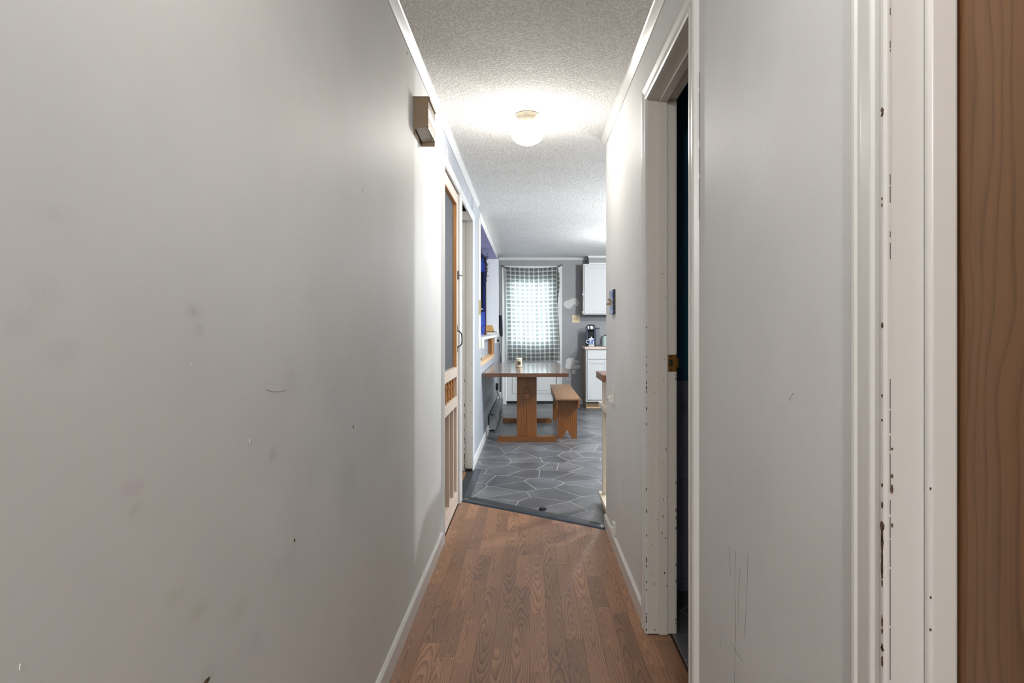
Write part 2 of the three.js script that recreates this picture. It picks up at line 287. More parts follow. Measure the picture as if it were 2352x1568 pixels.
{ // neighbouring rooms that light and close the hall
  const b = setting('wall_blue_room', 'royal blue wall of the room seen through the hatch', 'wall');
  part('painted_wall', [box(-2.6, -0.64, 0, H, DB, DB + 0.14), box(-2.72, -2.6, 0, 0.9, 5.2, DB + 0.14), box(-2.72, -2.6, 2.0, H, 5.2, DB + 0.14), box(-2.72, -2.6, 0.9, 2.0, 5.2, 8.2), box(-2.72, -2.6, 0.9, 2.0, 9.8, DB + 0.14), box(-2.6, -0.60, 0, H, 5.2, 5.32)], M.blue, b);
  const f = setting('floor', 'plain wood floor of the blue room', 'floor');
  part('boards', box(-2.72, -0.64, -0.06, -0.002, 5.35, DB), M.darkBrown, f);
  const k = setting('wall_closet', 'pale plaster inside the closets off the hallway', 'wall');
  part('plaster', [box(-1.5, -1.4, 0, H, 3.2, 5.35), box(-1.4, -0.60, 0, H, 3.2, 3.3), box(-1.4, -0.6, 0, H, 4.35, 4.44), box(-1.4, -0.578, 0, H, 5.1, 5.345), box(-1.5, -0.6, H - 0.02, H + 0.05, 3.2, 5.35)], M.white, k);
  const kf = setting('floor', 'laminate floor of the closets off the hallway', 'floor');
  part('boards', box(-1.5, -0.61, -0.04, -0.001, 3.2, 5.2, 0, 'z'), M.darkBrown, kf);
  const r = setting('wall_bedroom', 'white walls of the room behind the hallway', 'wall');
  part('painted_wall', [box(-2.4, -2.28, 0, H, -4.3, -0.63), box(1.9, 2.02, 0, H, -4.3, -0.63), box(-2.4, XL - 0.12, 0, H, -0.75, -0.63), box(XR + 0.11, 2.02, 0, H, -0.75, -0.63),
    box(-2.4, 0.4, 0, H, -4.42, -4.3), box(1.4, 2.02, 0, H, -4.42, -4.3), box(0.4, 1.4, 0, 0.9, -4.42, -4.3), box(0.4, 1.4, 2.0, H, -4.42, -4.3)], M.white, r);
  const rf = setting('floor', 'laminate floor of the room behind the hallway', 'floor');
  part('boards', box(-2.4, 2.02, -0.05, -0.001, -4.42, -0.75, 0, 'z'), M.lam[1], rf);
  const rc = setting('ceiling', 'plain white ceiling of the room behind the hallway', 'ceiling');
  part('plaster', box(-2.4, -0.65, H, H + 0.1, -4.42, -0.6), M.ceiling, rc);
  // bathroom
  const t = setting('wall_bathroom', 'dark teal bathroom wall above grey tiles', 'wall');
  part('painted_wall', [box(XR + 0.11, 2.3, 0.93, H, 2.9, 3.0), box(2.2, 2.3, 0, H, 0.83, 2.9), box(XR + 0.11, 2.3, 0, H, 0.83, 0.93)], M.teal, t);
  part('tile_bed', box(XR + 0.11, 2.3, 0, 0.93, 2.902, 3.0), M.tileGrout, t);
  for (let i = 0; i < 5; i++) for (let j = 0; j < 9; j++) part('tile', box(0.565 + i * 0.11, 0.673 + i * 0.11, Math.max(0, 0.93 - (j + 1) * 0.11 + 0.0015), 0.93 - j * 0.11, 2.896, 2.904, 0.0015), M.tile, t);
  // door at the back of the room stays closed: ground outside
  const gr = setting('ground', 'pale concrete yard outside the house', 'ground');
  part('paving', new THREE.BoxGeometry(60, 0.1, 60).translate(0, -0.5, -3), std(0xb4b5b0, 0.95), gr);
}

// ---------------------------------------------------------------- floors
const L0 = [-0.463, 4.40], L1 = [0.438, 3.775];                    // slanted edge between laminate and vinyl
const edgeAt = (x) => L0[1] + (x - L0[0]) * (L1[1] - L0[1]) / (L1[0] - L0[0]);
function clipHalf(poly, nx, nd, c) { // keep nx*x+nd*d <= c
  const out = [];
  for (let i = 0; i < poly.length; i++) {
    const a = poly[i], b = poly[(i + 1) % poly.length], fa = nx * a[0] + nd * a[1] - c, fb = nx * b[0] + nd * b[1] - c;
    if (fa <= 0) out.push(a);
    if ((fa < 0 && fb > 0) || (fa > 0 && fb < 0)) { const t = fa / (fa - fb); out.push([a[0] + (b[0] - a[0]) * t, a[1] + (b[1] - a[1]) * t]); }
  }
  return out;
}
function slabPoly(poly, y0, y1, uvf) {
  const g = sweep(poly, (u, v) => [u, y0, v], (u, v) => [u, y1, v]);
  if (uvf) { const p = g.attributes.position, uv = g.attributes.uv; for (let i = 0; i < p.count; i++) { const q = uvf(p.getX(i), -p.getZ(i)); uv.setXY(i, q[0], q[1]); } }
  return g;
}
{
  const f = setting('floor', 'brown wood-look laminate hallway floor in staggered strips', 'floor');
  part('underlay', [slabPoly([[-0.60, -0.75], [0.56, -0.75], [0.56, edgeAt(0.56)], [-0.60, edgeAt(-0.60)]], -0.05, -0.004)], M.subfloor, f);
  const sl = (L1[1] - L0[1]) / (L1[0] - L0[0]);
  for (let k = -9; k < 8; k++) {
    const xa = 0.002 + k * STRIP, xb = xa + STRIP;
    let d = -0.75 + rr(-0.4, 0);
    while (d < 5.2) {
      const len = rr(0.33, 0.47), e = d + len;
      const zones = [[Math.max(xa, -0.471), Math.min(xb, 0.451), -0.75, 5.35, true], [Math.max(xa, 0.4512), Math.min(xb, 0.545), 1.81, 2.48, false], [Math.max(xa, -0.6), Math.min(xb, -0.4712), 4.40, 5.35, false]];
      const col = Math.floor(rnd() * 8), v0 = rnd(), flip = rnd() < 0.5 ? -1 : 1, gap = 0.0003, mat = M.lam[Math.floor(rnd() * 4)];
      for (const [a, b, lo, hi, cut] of zones) {
        if (b - a < 0.003 || Math.min(hi, e) - Math.max(lo, d) < 0.003) continue;
        let poly = [[a + gap, Math.max(lo, d)], [b - gap, Math.max(lo, d)], [b - gap, Math.min(hi, e)], [a + gap, Math.min(hi, e)]];
        if (cut) poly = clipHalf(poly, -sl, 1, edgeAt(0) + 0.03);
        if (poly.length > 2) part('laminate_strip', slabPoly(poly, -0.006, 0, (x, dd) => [(col + clamp((x - xa) / STRIP, 0.02, 0.98)) * STRIP, v0 + flip * (dd - d)]), mat, f);
      }
      d = e + 0.0004;
    }
  }
}
function stonePieces(region, clip, inside, bounds, size, floorGroup, maxParts, s0) {
  const seeds = [], [x0, x1, d0, d1] = bounds;
  const hx = size, hd = size * 1.08;
  for (let i = -2; i * hx + x0 < x1 + 2 * hx; i++) for (let j = -2; j * hd + d0 < d1 + 2 * hd; j++)
    seeds.push([x0 + (i + (j % 2 ? 0.5 : 0) + 1.12 * (hash(i + 50, j + 50, s0) - 0.5)) * hx, d0 + (j + 1.12 * (hash(i + 50, j + 50, s0 + 1) - 0.5)) * hd]);
  const rest = []; let n = 0;
  const cells = seeds.map((s) => {
    let poly = clip(region.slice());
    for (const t of seeds) {
      if (t === s) continue; const dx = t[0] - s[0], dd = t[1] - s[1], l = Math.hypot(dx, dd); if (l > size * 3.2) continue;
      const nx = dx / l, nd = dd / l; poly = clipHalf(poly, nx, nd, nx * s[0] + nd * s[1] + l / 2 - 0.0028); if (poly.length < 3) break;
    }
    return [s, poly];
  }).filter(([, p]) => p.length > 2);
  for (const [s, poly] of cells) {
    // jagged outlines: bend every longer edge a little
    const q = [];
    poly.forEach((a, i) => { const b = poly[(i + 1) % poly.length], l = Math.hypot(b[0] - a[0], b[1] - a[1]); q.push(a); });
    const g = slabPoly(q, -0.003, 0.0003, (x, d) => [x, d]);
    if (inside(s) && n < maxParts) { n++; part('stone', g, M.stone[Math.floor(hash(s[0] * 1000, s[1] * 1000, 5) * 4)], floorGroup); } else rest.push(g);
  }
  if (rest.length) { const m = part('far_stones', rest, M.stone[0], floorGroup); m.userData.kind = 'stuff'; }
}
{
  const f = setting('floor', 'dark grey flagstone-patterned vinyl kitchen floor with pale joint lines', 'floor');
  const region = [[-0.46, edgeAt(-0.46) + 0.09], [0.56, edgeAt(0.56) + 0.09], [0.56, 3.86], [2.98, 3.86], [2.98, DB - 0.01], [-0.46, DB - 0.01]];
  part('joint_sheet', slabPoly([[-0.47, edgeAt(-0.47)], [0.452, edgeAt(0.452)], [0.452, 3.86], [3.0, 3.86], [3.0, DB], [-0.47, DB]], -0.05, 0.0), M.grout, f);
  stonePieces([[-0.46, 3.7], [2.98, 3.7], [2.98, DB - 0.01], [-0.46, DB - 0.01]], (p) => clipHalf(p, (L1[1] - L0[1]) / (L1[0] - L0[0]), -1, -(edgeAt(0) + 0.06)), ([x, d]) => x < 0.125 * d + 0.2, [-0.46, 2.98, 3.7, DB], 0.245, f, 290, 11);
  const fb = setting('floor', 'dark stone-patterned vinyl floor inside the bathroom doorway', 'floor');
  part('joint_sheet', box(0.545, 2.2, -0.05, 0.0, 0.93, 2.9), M.grout, fb);
  stonePieces([[0.546, 1.3], [1.6, 1.3], [1.6, 2.895], [0.546, 2.895]], (p) => p, () => true, [0.546, 1.6, 1.3, 2.895], 0.25, fb, 60, 23);
}
{ // black edging over the floor joint
  const th = Math.atan2(L1[1] - L0[1], L1[0] - L0[0]), nx = -Math.sin(th), nd = Math.cos(th);
  const along = (t, o) => [lerp(L0[0], L1[0], t) + nx * o, lerp(L0[1], L1[1], t) + nd * o];
  const a = setting('trim_threshold', 'black floor edging strip slanting between laminate and vinyl', 'threshold');
  const prof = [[0, 0], [0.012, 0.006], [0.030, 0.008], [0.050, 0.008], [0.062, 0.004], [0.066, 0]];
  part('reducer_strip', sweep(prof, (u, v) => { const [x, d] = along(0, u); return [Math.max(x, -0.47), v, d]; }, (u, v) => { const [x, d] = along(1, u); return [Math.min(x, 0.452), v, d]; }), M.rampMetal, a);
  const p2 = [[0.058, 0], [0.060, 0.0045], [0.135, 0.003], [0.138, 0]];
  part('rubber_strip', sweep(p2, (u, v) => { const [x, d] = along(0, u); return [Math.max(x, -0.47), v, d]; }, (u, v) => { const [x, d] = along(1, u); return [Math.min(x + 0.05, 0.452), v, d]; }), M.rubber, a);
  const [bx, bd] = along(0.515, 0.15); part('bump', cyl(bx, 0.008, bd, 0.026, 0.016, 'y', 20, 0.02), M.rubber, a);
  part('foil_end', box(0.412, 0.438, 0, 0.016, 3.80, 3.835, 0.006), M.steel, a, 'crumpled silver end of the strip');
  const b = setting('trim_threshold', 'black flat floor strip along the side doorway', 'threshold');
  part('rubber_strip', sweep([[-0.51, 0], [-0.51, 0.004], [-0.452, 0.004], [-0.45, 0]], (u, v) => [u, v, 4.47], (u, v) => [u, v, 5.42]), M.rubber, b);
  part('vinyl_strip', sweep([[-0.452, 0], [-0.452, 0.003], [-0.405, 0.003], [-0.404, 0]], (u, v) => [u, v, 4.50], (u, v) => [u, v, 5.43]), M.rampMetal, b);
}

// ---------------------------------------------------------------- mouldings
{
  const cr = [[0, 0], [0, -0.037], [0.005, -0.037], [0.010, -0.030], [0.024, -0.010], [0.028, -0.006], [0.028, 0]];
  const c = setting('trim_crown_left', 'narrow white crown moulding along the scuffed wall', 'moulding');
  part('moulding', sweep(cr, (u, v) => [XL + u, H + v, -0.75], (u, v) => [XL + u, H + v, 1.82]), M.trim, c);
  part('moulding', sweep(cr, (u, v) => [XL + u, H + v, 1.822], (u, v) => [XL + u, H + v, 5.85]), M.trimCool, c);
  const c2 = setting('trim_crown_right', 'narrow white crown moulding along the doorway wall', 'moulding');
  part('moulding', sweep(cr, (u, v) => [XR - u, H + v, -0.75], (u, v) => [XR - u, H + v, 3.85 + u * 0.8]), M.trim, c2);
  const c3 = setting('trim_crown_back', 'thin white crown moulding over the back door wall', 'moulding');
  part('moulding', sweep(cr, (u, v) => [-0.64, H + v, DB - u], (u, v) => [0.9, H + v, DB - u]), M.trimCool, c3);
  const bb = [[0, 0], [0, 0.075], [0.005, 0.075], [0.012, 0.066], [0.012, 0]];
  const b1 = setting('baseboard_left', 'white baseboard under the scuffed hallway wall', 'baseboard');
  part('board', sweep(bb, (u, v) => [XL + u, v, -0.75], (u, v) => [XL + u, v, 3.50]), M.trim, b1);
  const b2 = setting('baseboard_right', 'white baseboard by the blue switch plate', 'baseboard');
  part('board', sweep(bb, (u, v) => [XR - u, v, 2.57], (u, v) => [XR - u, v, 3.85]), M.trim, b2);
  const b3 = setting('baseboard_kitchen', 'white baseboard under the grey kitchen wall', 'baseboard');
  part('board', sweep(bb, (u, v) => [XL + u, v, 5.45], (u, v) => [XL + u, v, 7.44]), M.trimCool, b3);
  const b4 = setting('baseboard_back', 'white baseboard right of the back door', 'baseboard');
  part('board', sweep(bb, (u, v) => [0.52, v, DB - u], (u, v) => [0.83, v, DB - u]), M.trimCool, b4);
}
// casing round an opening in a side wall: side = +1 right wall, -1 left wall
const CASING = [[0, 0], [0, 0.010], [0.006, 0.013], [0.014, 0.013], [0.018, 0.009], [0.030, 0.010], [0.046, 0.016], [0.062, 0.017], [0.068, 0.013], [0.070, 0]];
function sideCasing(g, side, X, d0, d1, top, mat, { near = true, far = true, w = 1, prof = CASING } = {}) {
  const P = (v) => X - side * v, pr = prof.map(([u, v]) => [u * w, v]), yb = 0.002;
  if (far) part('casing_leg', sweep(pr, (u, v) => [P(v), yb, d1 + u], (u, v) => [P(v), top + u, d1 + u]), mat, g);
  if (near) part('casing_leg', sweep(pr, (u, v) => [P(v), yb, d0 - u], (u, v) => [P(v), top + u, d0 - u]), mat, g);
  part('casing_head', sweep(pr, (u, v) => [P(v), top + u, d0 - u], (u, v) => [P(v), top + u, d1 + u]), mat, g);
}
function chipsOn(g, list, name = 'bare_wood_chips') { const m = part(name, list, M.chip, g); m.userData.kind = 'stuff'; return m; }
{ // bathroom doorway
  const g = setting('trim_bathroom_doorway', 'white chipped casing and jamb of the open bathroom doorway', 'door frame');
  sideCasing(g, 1, XR, 1.81, 2.48, 2.03, M.trim);
  const j0 = 0.4515, j1 = 0.560;
  part('jamb', box(j0, j1, 0.002, 2.03, 2.48, 2.50, 0.0015), M.oldTrim, g);
  part('jamb', box(j0, j1, 0.002, 2.03, 1.79, 1.81, 0.0015), M.oldTrim, g);
  part('jamb_head', box(j0, j1, 2.03, 2.05, 1.79, 2.50, 0.0015), M.oldTrim, g);
  part('stop', box(0.491, 0.523, 0.002, 2.03, 2.468, 2.48, 0.003), M.oldTrim, g);
  part('stop', box(0.491, 0.523, 2.018, 2.03, 1.81, 2.468, 0.003), M.oldTrim, g);
  part('stop', box(0.491, 0.523, 0.002, 2.03, 1.81, 1.822, 0.003), M.oldTrim, g);
  const s = part('strike_plate', [box(0.526, 0.558, 0.998, 1.062, 2.476, 2.481, 0.001)], M.brassOld, g, 'worn brass strike plate');
  part('latch_hole', box(0.531, 0.543, 1.018, 1.044, 2.4745, 2.477), M.hole, g);
  part('lip', box(0.552, 0.566, 1.012, 1.05, 2.468, 2.479, 0.003), M.brassOld, g);
  for (const y of [1.006, 1.054]) part('screw', cyl(0.5375, y, 2.4755, 0.004, 0.003, 'z', 10), M.hole, g);
  const chips = [];
  for (let i = 0; i < 46; i++) { const y = 0.01 + 1.2 * Math.pow(rnd(), 1.6), e = rnd(); const h = rr(0.002, 0.010);
    if (e < 0.5) chips.push(blob([0.4445, y, 2.4798], 0.0022, h, 'z', 0.0006, 7)); else if (e < 0.75) chips.push(blob([rr(0.44, 0.49), y * 0.9, 2.4798], 0.0018, h * 0.6, 'z', 0.0006, 7)); else chips.push(blob([0.556, y, 2.4798], 0.0018, h, 'z', 0.0006, 7)); }
  for (let i = 0; i < 14; i++) chips.push(blob([rr(0.494, 0.52), rr(0.02, 1.4), 2.4678], 0.0018, rr(0.002, 0.007), 'z', 0.0006, 7));
  chipsOn(g, chips);
  const crack = []; for (const [y0, y1] of [[1.57, 1.64], [1.66, 1.79], [1.80, 1.84], [1.45, 1.56]]) crack.push(box(XR - 0.0005, XR + 0.0004, y0, y1, 1.7365, 1.7395));
  const m = part('caulk_crack', crack, M.hole, g); m.userData.kind = 'stuff';
}
{ // door frame beside the camera
  const g = setting('trim_wood_door', 'thick white moulded casing and jamb of the brown slab door', 'door frame');
  const wide = [[0, 0], [0, 0.003], [0.003, 0.0065], [0.007, 0.007], [0.011, 0.0055], [0.014, 0.004], [0.027, 0.0045], [0.0305, 0.008], [0.034, 0.009], [0.055, 0.0085], [0.066, 0.0075], [0.069, 0.0105], [0.074, 0.0115], [0.081, 0.006], [0.083, 0]];
  sideCasing(g, 1, XR, 0.04, 0.819, 2.03, M.trim, { prof: wide });
  const g0 = box(XR - 0.001, 0.60, 0.002, 2.03, 0.8205, 0.838, 0.001); part('jamb', g0, M.trim, g);
  part('jamb', box(XR - 0.01, 0.60, 0.002, 2.03, 0.02, 0.04, 0.002), M.trim, g);
  part('jamb_head', box(XR - 0.01, 0.60, 2.03, 2.05, 0.02, 0.838, 0.002), M.trim, g);
  part('stop', box(0.494, 0.531, 0.002, 2.03, 0.806, 0.8205, 0.006), M.trim, g);
  part('stop', box(0.494, 0.531, 0.002, 2.03, 0.04, 0.054, 0.006), M.trim, g);
  const chips = [], at = (x, d) => (y) => EYE - (y - 758) * d / FOCAL;
  const yy = at(0, 0.822);
  for (const [y, h, w] of [[252, 0.004, 0.003], [262, 0.003, 0.0025], [747, 0.004, 0.0022], [908, 0.002, 0.0015], [965, 0.002, 0.0015], [1115, 0.003, 0.0015], [1160, 0.004, 0.002], [1210, 0.009, 0.0045], [1230, 0.010, 0.0022], [1252, 0.012, 0.0024], [1280, 0.012, 0.0018], [1305, 0.010, 0.0024], [1320, 0.008, 0.0016], [1428, 0.008, 0.0016], [1450, 0.004, 0.0018], [1487, 0.006, 0.002], [1520, 0.008, 0.0022], [1490, 0.004, 0.003], [455, 0.002, 0.0012], [470, 0.003, 0.001], [1340, 0.005, 0.0015]])
    chips.push(blob([XR - 0.0066, yy(y), 0.824], w, h, 'x', 0.0009, 9));
  for (const [y, h] of [[1092, 0.003], [1122, 0.008], [1205, 0.003], [1030, 0.002]]) chips.push(blob([0.4555, yy(y), 0.8203], 0.0016, h, 'z', 0.0006, 8));
  for (const [x, y] of [[2150, 1115], [2148, 1360], [2150, 1433]]) chips.push(blob([0.4955, yy(y), 0.8065], 0.0012, 0.002, 'z', 0.0006, 7));
  chipsOn(g, chips);
  const crack = []; for (const [a, b] of [[95, 112], [115, 120], [400, 425], [428, 466], [532, 545], [558, 595], [20, 36], [870, 938], [942, 994], [1000, 1035], [1040, 1130], [1147, 1180], [1186, 1235], [1238, 1300], [1305, 1435], [1440, 1560]]) crack.push(box(XR + 0.0002, XR + 0.0014, yy(b), yy(a), 0.8199, 0.8206));
  const m = part('joint_gap', crack, M.hole, g); m.userData.kind = 'stuff';
  const d = setting('door_1', 'brown wood-grain slab door closed beside the white jamb', 'door');
  part('slab', metricUV(new RoundedBoxGeometry(0.035, 2.02, 0.775, 2, 0.002).translate(0.5505, 1.016, -0.43), 'y', 0.13, 0.2), M.slab, d);
  part('knob', lathe([[0, 0.06], [0.018, 0.058], [0.026, 0.045], [0.024, 0.03], [0.012, 0.02], [0.011, 0.006], [0.03, 0.004], [0.031, 0]].map((q) => q), 0, 0, 0, 24).rotateZ(Math.PI / 2).translate(0.533, 0.97, -0.11), M.brass, d);
}
{ // closet screen door on the left
  const fr = setting('trim_closet_doorway', 'white casing round the wooden screen door', 'door frame');
  sideCasing(fr, -1, XL, 3.553, 4.34, 2.06, M.trimCool, { w: 0.75 });
  part('jamb', box(-0.60, XL - 0.001, 0.002, 2.06, 3.521, 3.553, 0.001), M.trimCool, fr);
  part('jamb', box(-0.60, XL - 0.001, 0.002, 2.06, 4.336, 4.345, 0.001), M.trimCool, fr);
  const g = setting('door_2', 'wooden screen door with turned spindles, dark mesh and whitewashed rails', 'door');
  const a = 3.558, b = 4.335, F = XL - 0.002, B = XL - 0.032, st = 0.072;
  part('stile', box(B, F, 0.008, 2.05, a, a + st, 0.002), M.washed, g);
  part('stile', box(B, F, 0.008, 2.05, b - st, b, 0.002), M.washed, g);
  for (const [y0, y1] of [[0.008, 0.10], [0.66, 0.724], [0.852, 0.915], [1.983, 2.05]]) part('rail', box(B, F, y0, y1, a + st, b - st, 0.002, 'z'), M.washed, g);
  part('stop_moulding', box(B + 0.002, F - 0.002, 0.915, 1.983, b - st - 0.006, b - st), M.golden, g, 'golden pine inner edge of the stile');
  part('stop_moulding', box(B + 0.002, F - 0.002, 1.977, 1.983, a + st, b - st - 0.006, 0, 'z'), M.golden, g);
  part('screen_mesh', box(B + 0.003, B + 0.006, 0.912, 1.986, a + st - 0.004, b - st + 0.004), M.screen, g, 'dark grey insect screen');
  part('lower_panel', box(B - 0.036, B - 0.030, 0.09, 0.67, a + st - 0.004, b - st + 0.004), M.darkBrown, g, 'brown plywood back panel');
  part('spindle_panel', box(B - 0.036, B - 0.030, 0.715, 0.86, a + st - 0.004, b - st + 0.004, 0, 'z'), M.darkBrown, g);
  for (const d of [3.675, 3.90, 4.126]) part('slat', box(B, F - 0.004, 0.10, 0.66, d - 0.010, d + 0.010, 0.002), M.washed, g);
  const sp = [[0.0075, 0], [0.009, 0.006], [0.006, 0.012], [0.0105, 0.024], [0.0115, 0.036], [0.007, 0.05], [0.0095, 0.056], [0.0095, 0.062], [0.0065, 0.068], [0.0115, 0.086], [0.0105, 0.10], [0.006, 0.114], [0.009, 0.12], [0.0075, 0.128]];
  for (let i = 0; i < 5; i++) part('spindle', lathe(sp, F - 0.015, 0.724, 3.672 + i * 0.126, 16), M.golden, g);
  part('pull_handle', tube([[F - 0.001, 1.155, 4.30], [F + 0.006, 1.15, 4.30], [F + 0.024, 1.135, 4.30], [F + 0.030, 1.10, 4.30], [F + 0.026, 1.062, 4.30], [F + 0.006, 1.045, 4.30], [F - 0.001, 1.04, 4.30]], 0.0038, 28, 8), M.iron, g, 'curved black iron pull');
  for (const y of [1.145, 1.01]) part('handle_plate', box(F - 0.001, F + 0.002, y, y + 0.04, 4.292, 4.308, 0.001), M.iron, g);
  part('turn_latch', [box(F - 0.001, F + 0.008, 1.49, 1.545, 4.295, 4.325, 0.003), tube([[F + 0.006, 1.522, 4.31], [F + 0.018, 1.518, 4.33], [F + 0.028, 1.516, 4.35]], 0.003, 10, 6)], M.iron, g, 'small black latch');
}
{ // side doorway on the left
  const fr = setting('trim_side_doorway', 'cream jamb and white casing of the open side doorway', 'door frame');
  sideCasing(fr, -1, XL, 4.475, 5.355, 2.05, M.trimCool, { w: 0.85 });
  part('jamb', box(-0.575, XL - 0.0005, 0.006, 2.05, 5.355, 5.385, 0.001), M.oldTrim, fr);
  part('jamb', box(-0.575, XL - 0.0005, 0.006, 2.05, 4.45, 4.475, 0.001), M.oldTrim, fr);
  part('jamb_head', box(-0.575, XL - 0.0005, 2.05, 2.075, 4.45, 5.385, 0.001), M.oldTrim, fr);
  part('stop', box(-0.575, -0.53, 0.006, 2.04, 5.34, 5.356, 0.002), M.oldTrim, fr);
  const chips = []; for (let i = 0; i < 26; i++) chips.push(blob([rr(-0.532, -0.528), 0.02 + 1.1 * rnd() * rnd(), 5.3395], 0.003, rr(0.004, 0.014), 'z', 0.0008, 7));
  for (let i = 0; i < 6; i++) chips.push(blob([rr(-0.50, -0.47), rr(0.05, 1.0), 5.3548], 0.0025, rr(0.003, 0.008), 'z', 0.0008, 7));
  chipsOn(fr, chips);
  part('dark_foot', box(-0.525, -0.468, 0, 0.022, 5.33, 5.356), M.hole, fr);
  // room seen through it stays dim
}
{ // serving hatch trim
  const g = setting('trim_hatch', 'white trim posts and ledge of the serving hatch', 'hatch trim');
  part('corner_board', box(XL - 0.001, XL + 0.005, 0.98, 2.205, 6.02, 6.27, 0.002), M.oldTrim, g);
  part('corner_edge', box(-0.64, XL + 0.005, 0.70, 2.2, 6.27, 6.28, 0.002), M.trimCool, g);
  part('far_post', box(-0.635, -0.452, 1.09, 2.2, 9.585, 9.62, 0.002), M.trimCool, g);
  part('far_post_edge', box(-0.648, -0.635, 1.09, 2.2, 9.58, 9.62, 0.002), std(0x3a2420, 0.6), g, 'dark brown edge strip');
  part('ledge', box(-0.70, -0.452, 1.058, 1.09, 6.27, 9.62, 0.003, 'z'), M.trimCool, g);
  part('ledge_block', box(-0.50, -0.454, 0.975, 1.058, 6.272, 6.55, 0.003), M.trimCool, g);
  part('ledge_block', box(-0.50, -0.454, 0.975, 1.058, 8.9, 9.1, 0.003), M.trimCool, g);
}

// ---------------------------------------------------------------- windows and back door
function paneGrid(g, x0, x1, y0, y1, d, nx, ny, bar, mat) {
  for (let i = 0; i <= nx; i++) { const x = lerp(x0, x1, i / nx); part('muntin', box(x - bar / 2, x + bar / 2, y0, y1, d - 0.012, d + 0.012, 0.002), mat, g); }
  for (let j = 0; j <= ny; j++) { const y = lerp(y0, y1, j / ny); part('muntin', box(x0, x1, y - bar / 2, y + bar / 2, d - 0.0119, d + 0.0119, 0.002, 'x'), mat, g); }
  for (let i = 0; i < nx; i++) for (let j = 0; j < ny; j++) part('pane', box(lerp(x0, x1, i / nx), lerp(x0, x1, (i + 1) / nx), lerp(y0, y1, j / ny), lerp(y0, y1, (j + 1) / ny), d - 0.001, d + 0.001), M.glass, g);
}
{
  const g = setting('door_3', 'white back door with glazed upper half behind the plaid curtain', 'door');
  const x0 = -0.362, x1 = 0.437, D = 10.235;
  part('leaf', [box(x0, -0.285, 0.02, 2.08, D, D + 0.045), box(0.33, x1, 0.02, 2.08, D, D + 0.045), box(-0.285, 0.33, 1.93, 2.08, D, D + 0.045), box(-0.285, 0.33, 0.02, 0.96, D, D + 0.045)], M.trimCool, g);
  for (const [a, b] of [[-0.27, 0.0], [0.075, 0.345]]) { part('raised_panel', box(a, b, 0.16, 0.72, D - 0.012, D + 0.001, 0.008), M.trimCool, g); part('panel_field', box(a + 0.05, b - 0.05, 0.21, 0.67, D - 0.018, D - 0.011, 0.005), M.trimCool, g); }
  paneGrid(g, -0.285, 0.33, 0.96, 1.93, D + 0.022, 3, 3, 0.02, M.trimCool);
  part('sweep', box(x0, x1, 0.0, 0.045, D - 0.012, D + 0.01), M.black, g, 'black rubber door sweep');
  const c = setting('trim_back_door', 'white casing round the back door', 'door frame');
  const P = (u, v) => v;
  const pr = CASING.map(([u, v]) => [u * 1.03, v]);
  part('casing_leg', sweep(pr, (u, v) => [x0 - u, 0.002, DB - v], (u, v) => [x0 - u, 2.085 + u, DB - v]), M.trimCool, c);
  part('casing_leg', sweep(pr, (u, v) => [x1 + u, 0.002, DB - v], (u, v) => [x1 + u, 2.085 + u, DB - v]), M.trimCool, c);
  part('casing_head', sweep(pr, (u, v) => [x0 - u, 2.085 + u, DB - v], (u, v) => [x1 + u, 2.085 + u, DB - v]), M.trimCool, c);
  part('sill', box(x0, x1, -0.04, 0.004, DB, DB + 0.2), M.steel, c);
}
{
  const w1 = setting('window_1', 'kitchen window in the right-hand wall', 'window');
  const side = (g, x, d0, d1, y0, y1) => {
    for (const [a, b] of [[d0, d0 + 0.05], [d1 - 0.05, d1], [(d0 + d1) / 2 - 0.02, (d0 + d1) / 2 + 0.02]]) part('sash', box(x, x + 0.06, y0, y1, a, b, 0.003), M.trim, g);
    for (const [a, b] of [[y0, y0 + 0.05], [y1 - 0.05, y1], [(y0 + y1) / 2 - 0.02, (y0 + y1) / 2 + 0.02]]) part('sash', box(x + 0.001, x + 0.059, a, b, d0, d1, 0.003), M.trim, g);
    part('pane', box(x + 0.03, x + 0.033, y0, y1, d0, d1), M.glass, g);
  };
  side(w1, 3.03, 6.3, 7.5, 1.05, 2.0);
  const w2 = setting('window_2', 'window of the blue room', 'window'); 
  side(w2, -2.7, 8.2, 9.8, 0.9, 2.0);
  const w3 = setting('window_3', 'window of the room behind the hallway', 'window');
  part('pane', box(0.4, 1.4, 0.9, 2.0, -4.362, -4.359), M.glass, w3);
  for (const [a, b, c, e] of [[0.4, 0.45, 0.9, 2.0], [1.35, 1.4, 0.9, 2.0], [0.45, 1.35, 1.42, 1.47], [0.45, 1.35, 0.9, 0.95], [0.45, 1.35, 1.95, 2.0]]) part('sash', box(a, b, c, e, -4.39, -4.33), M.trim, w3);
}
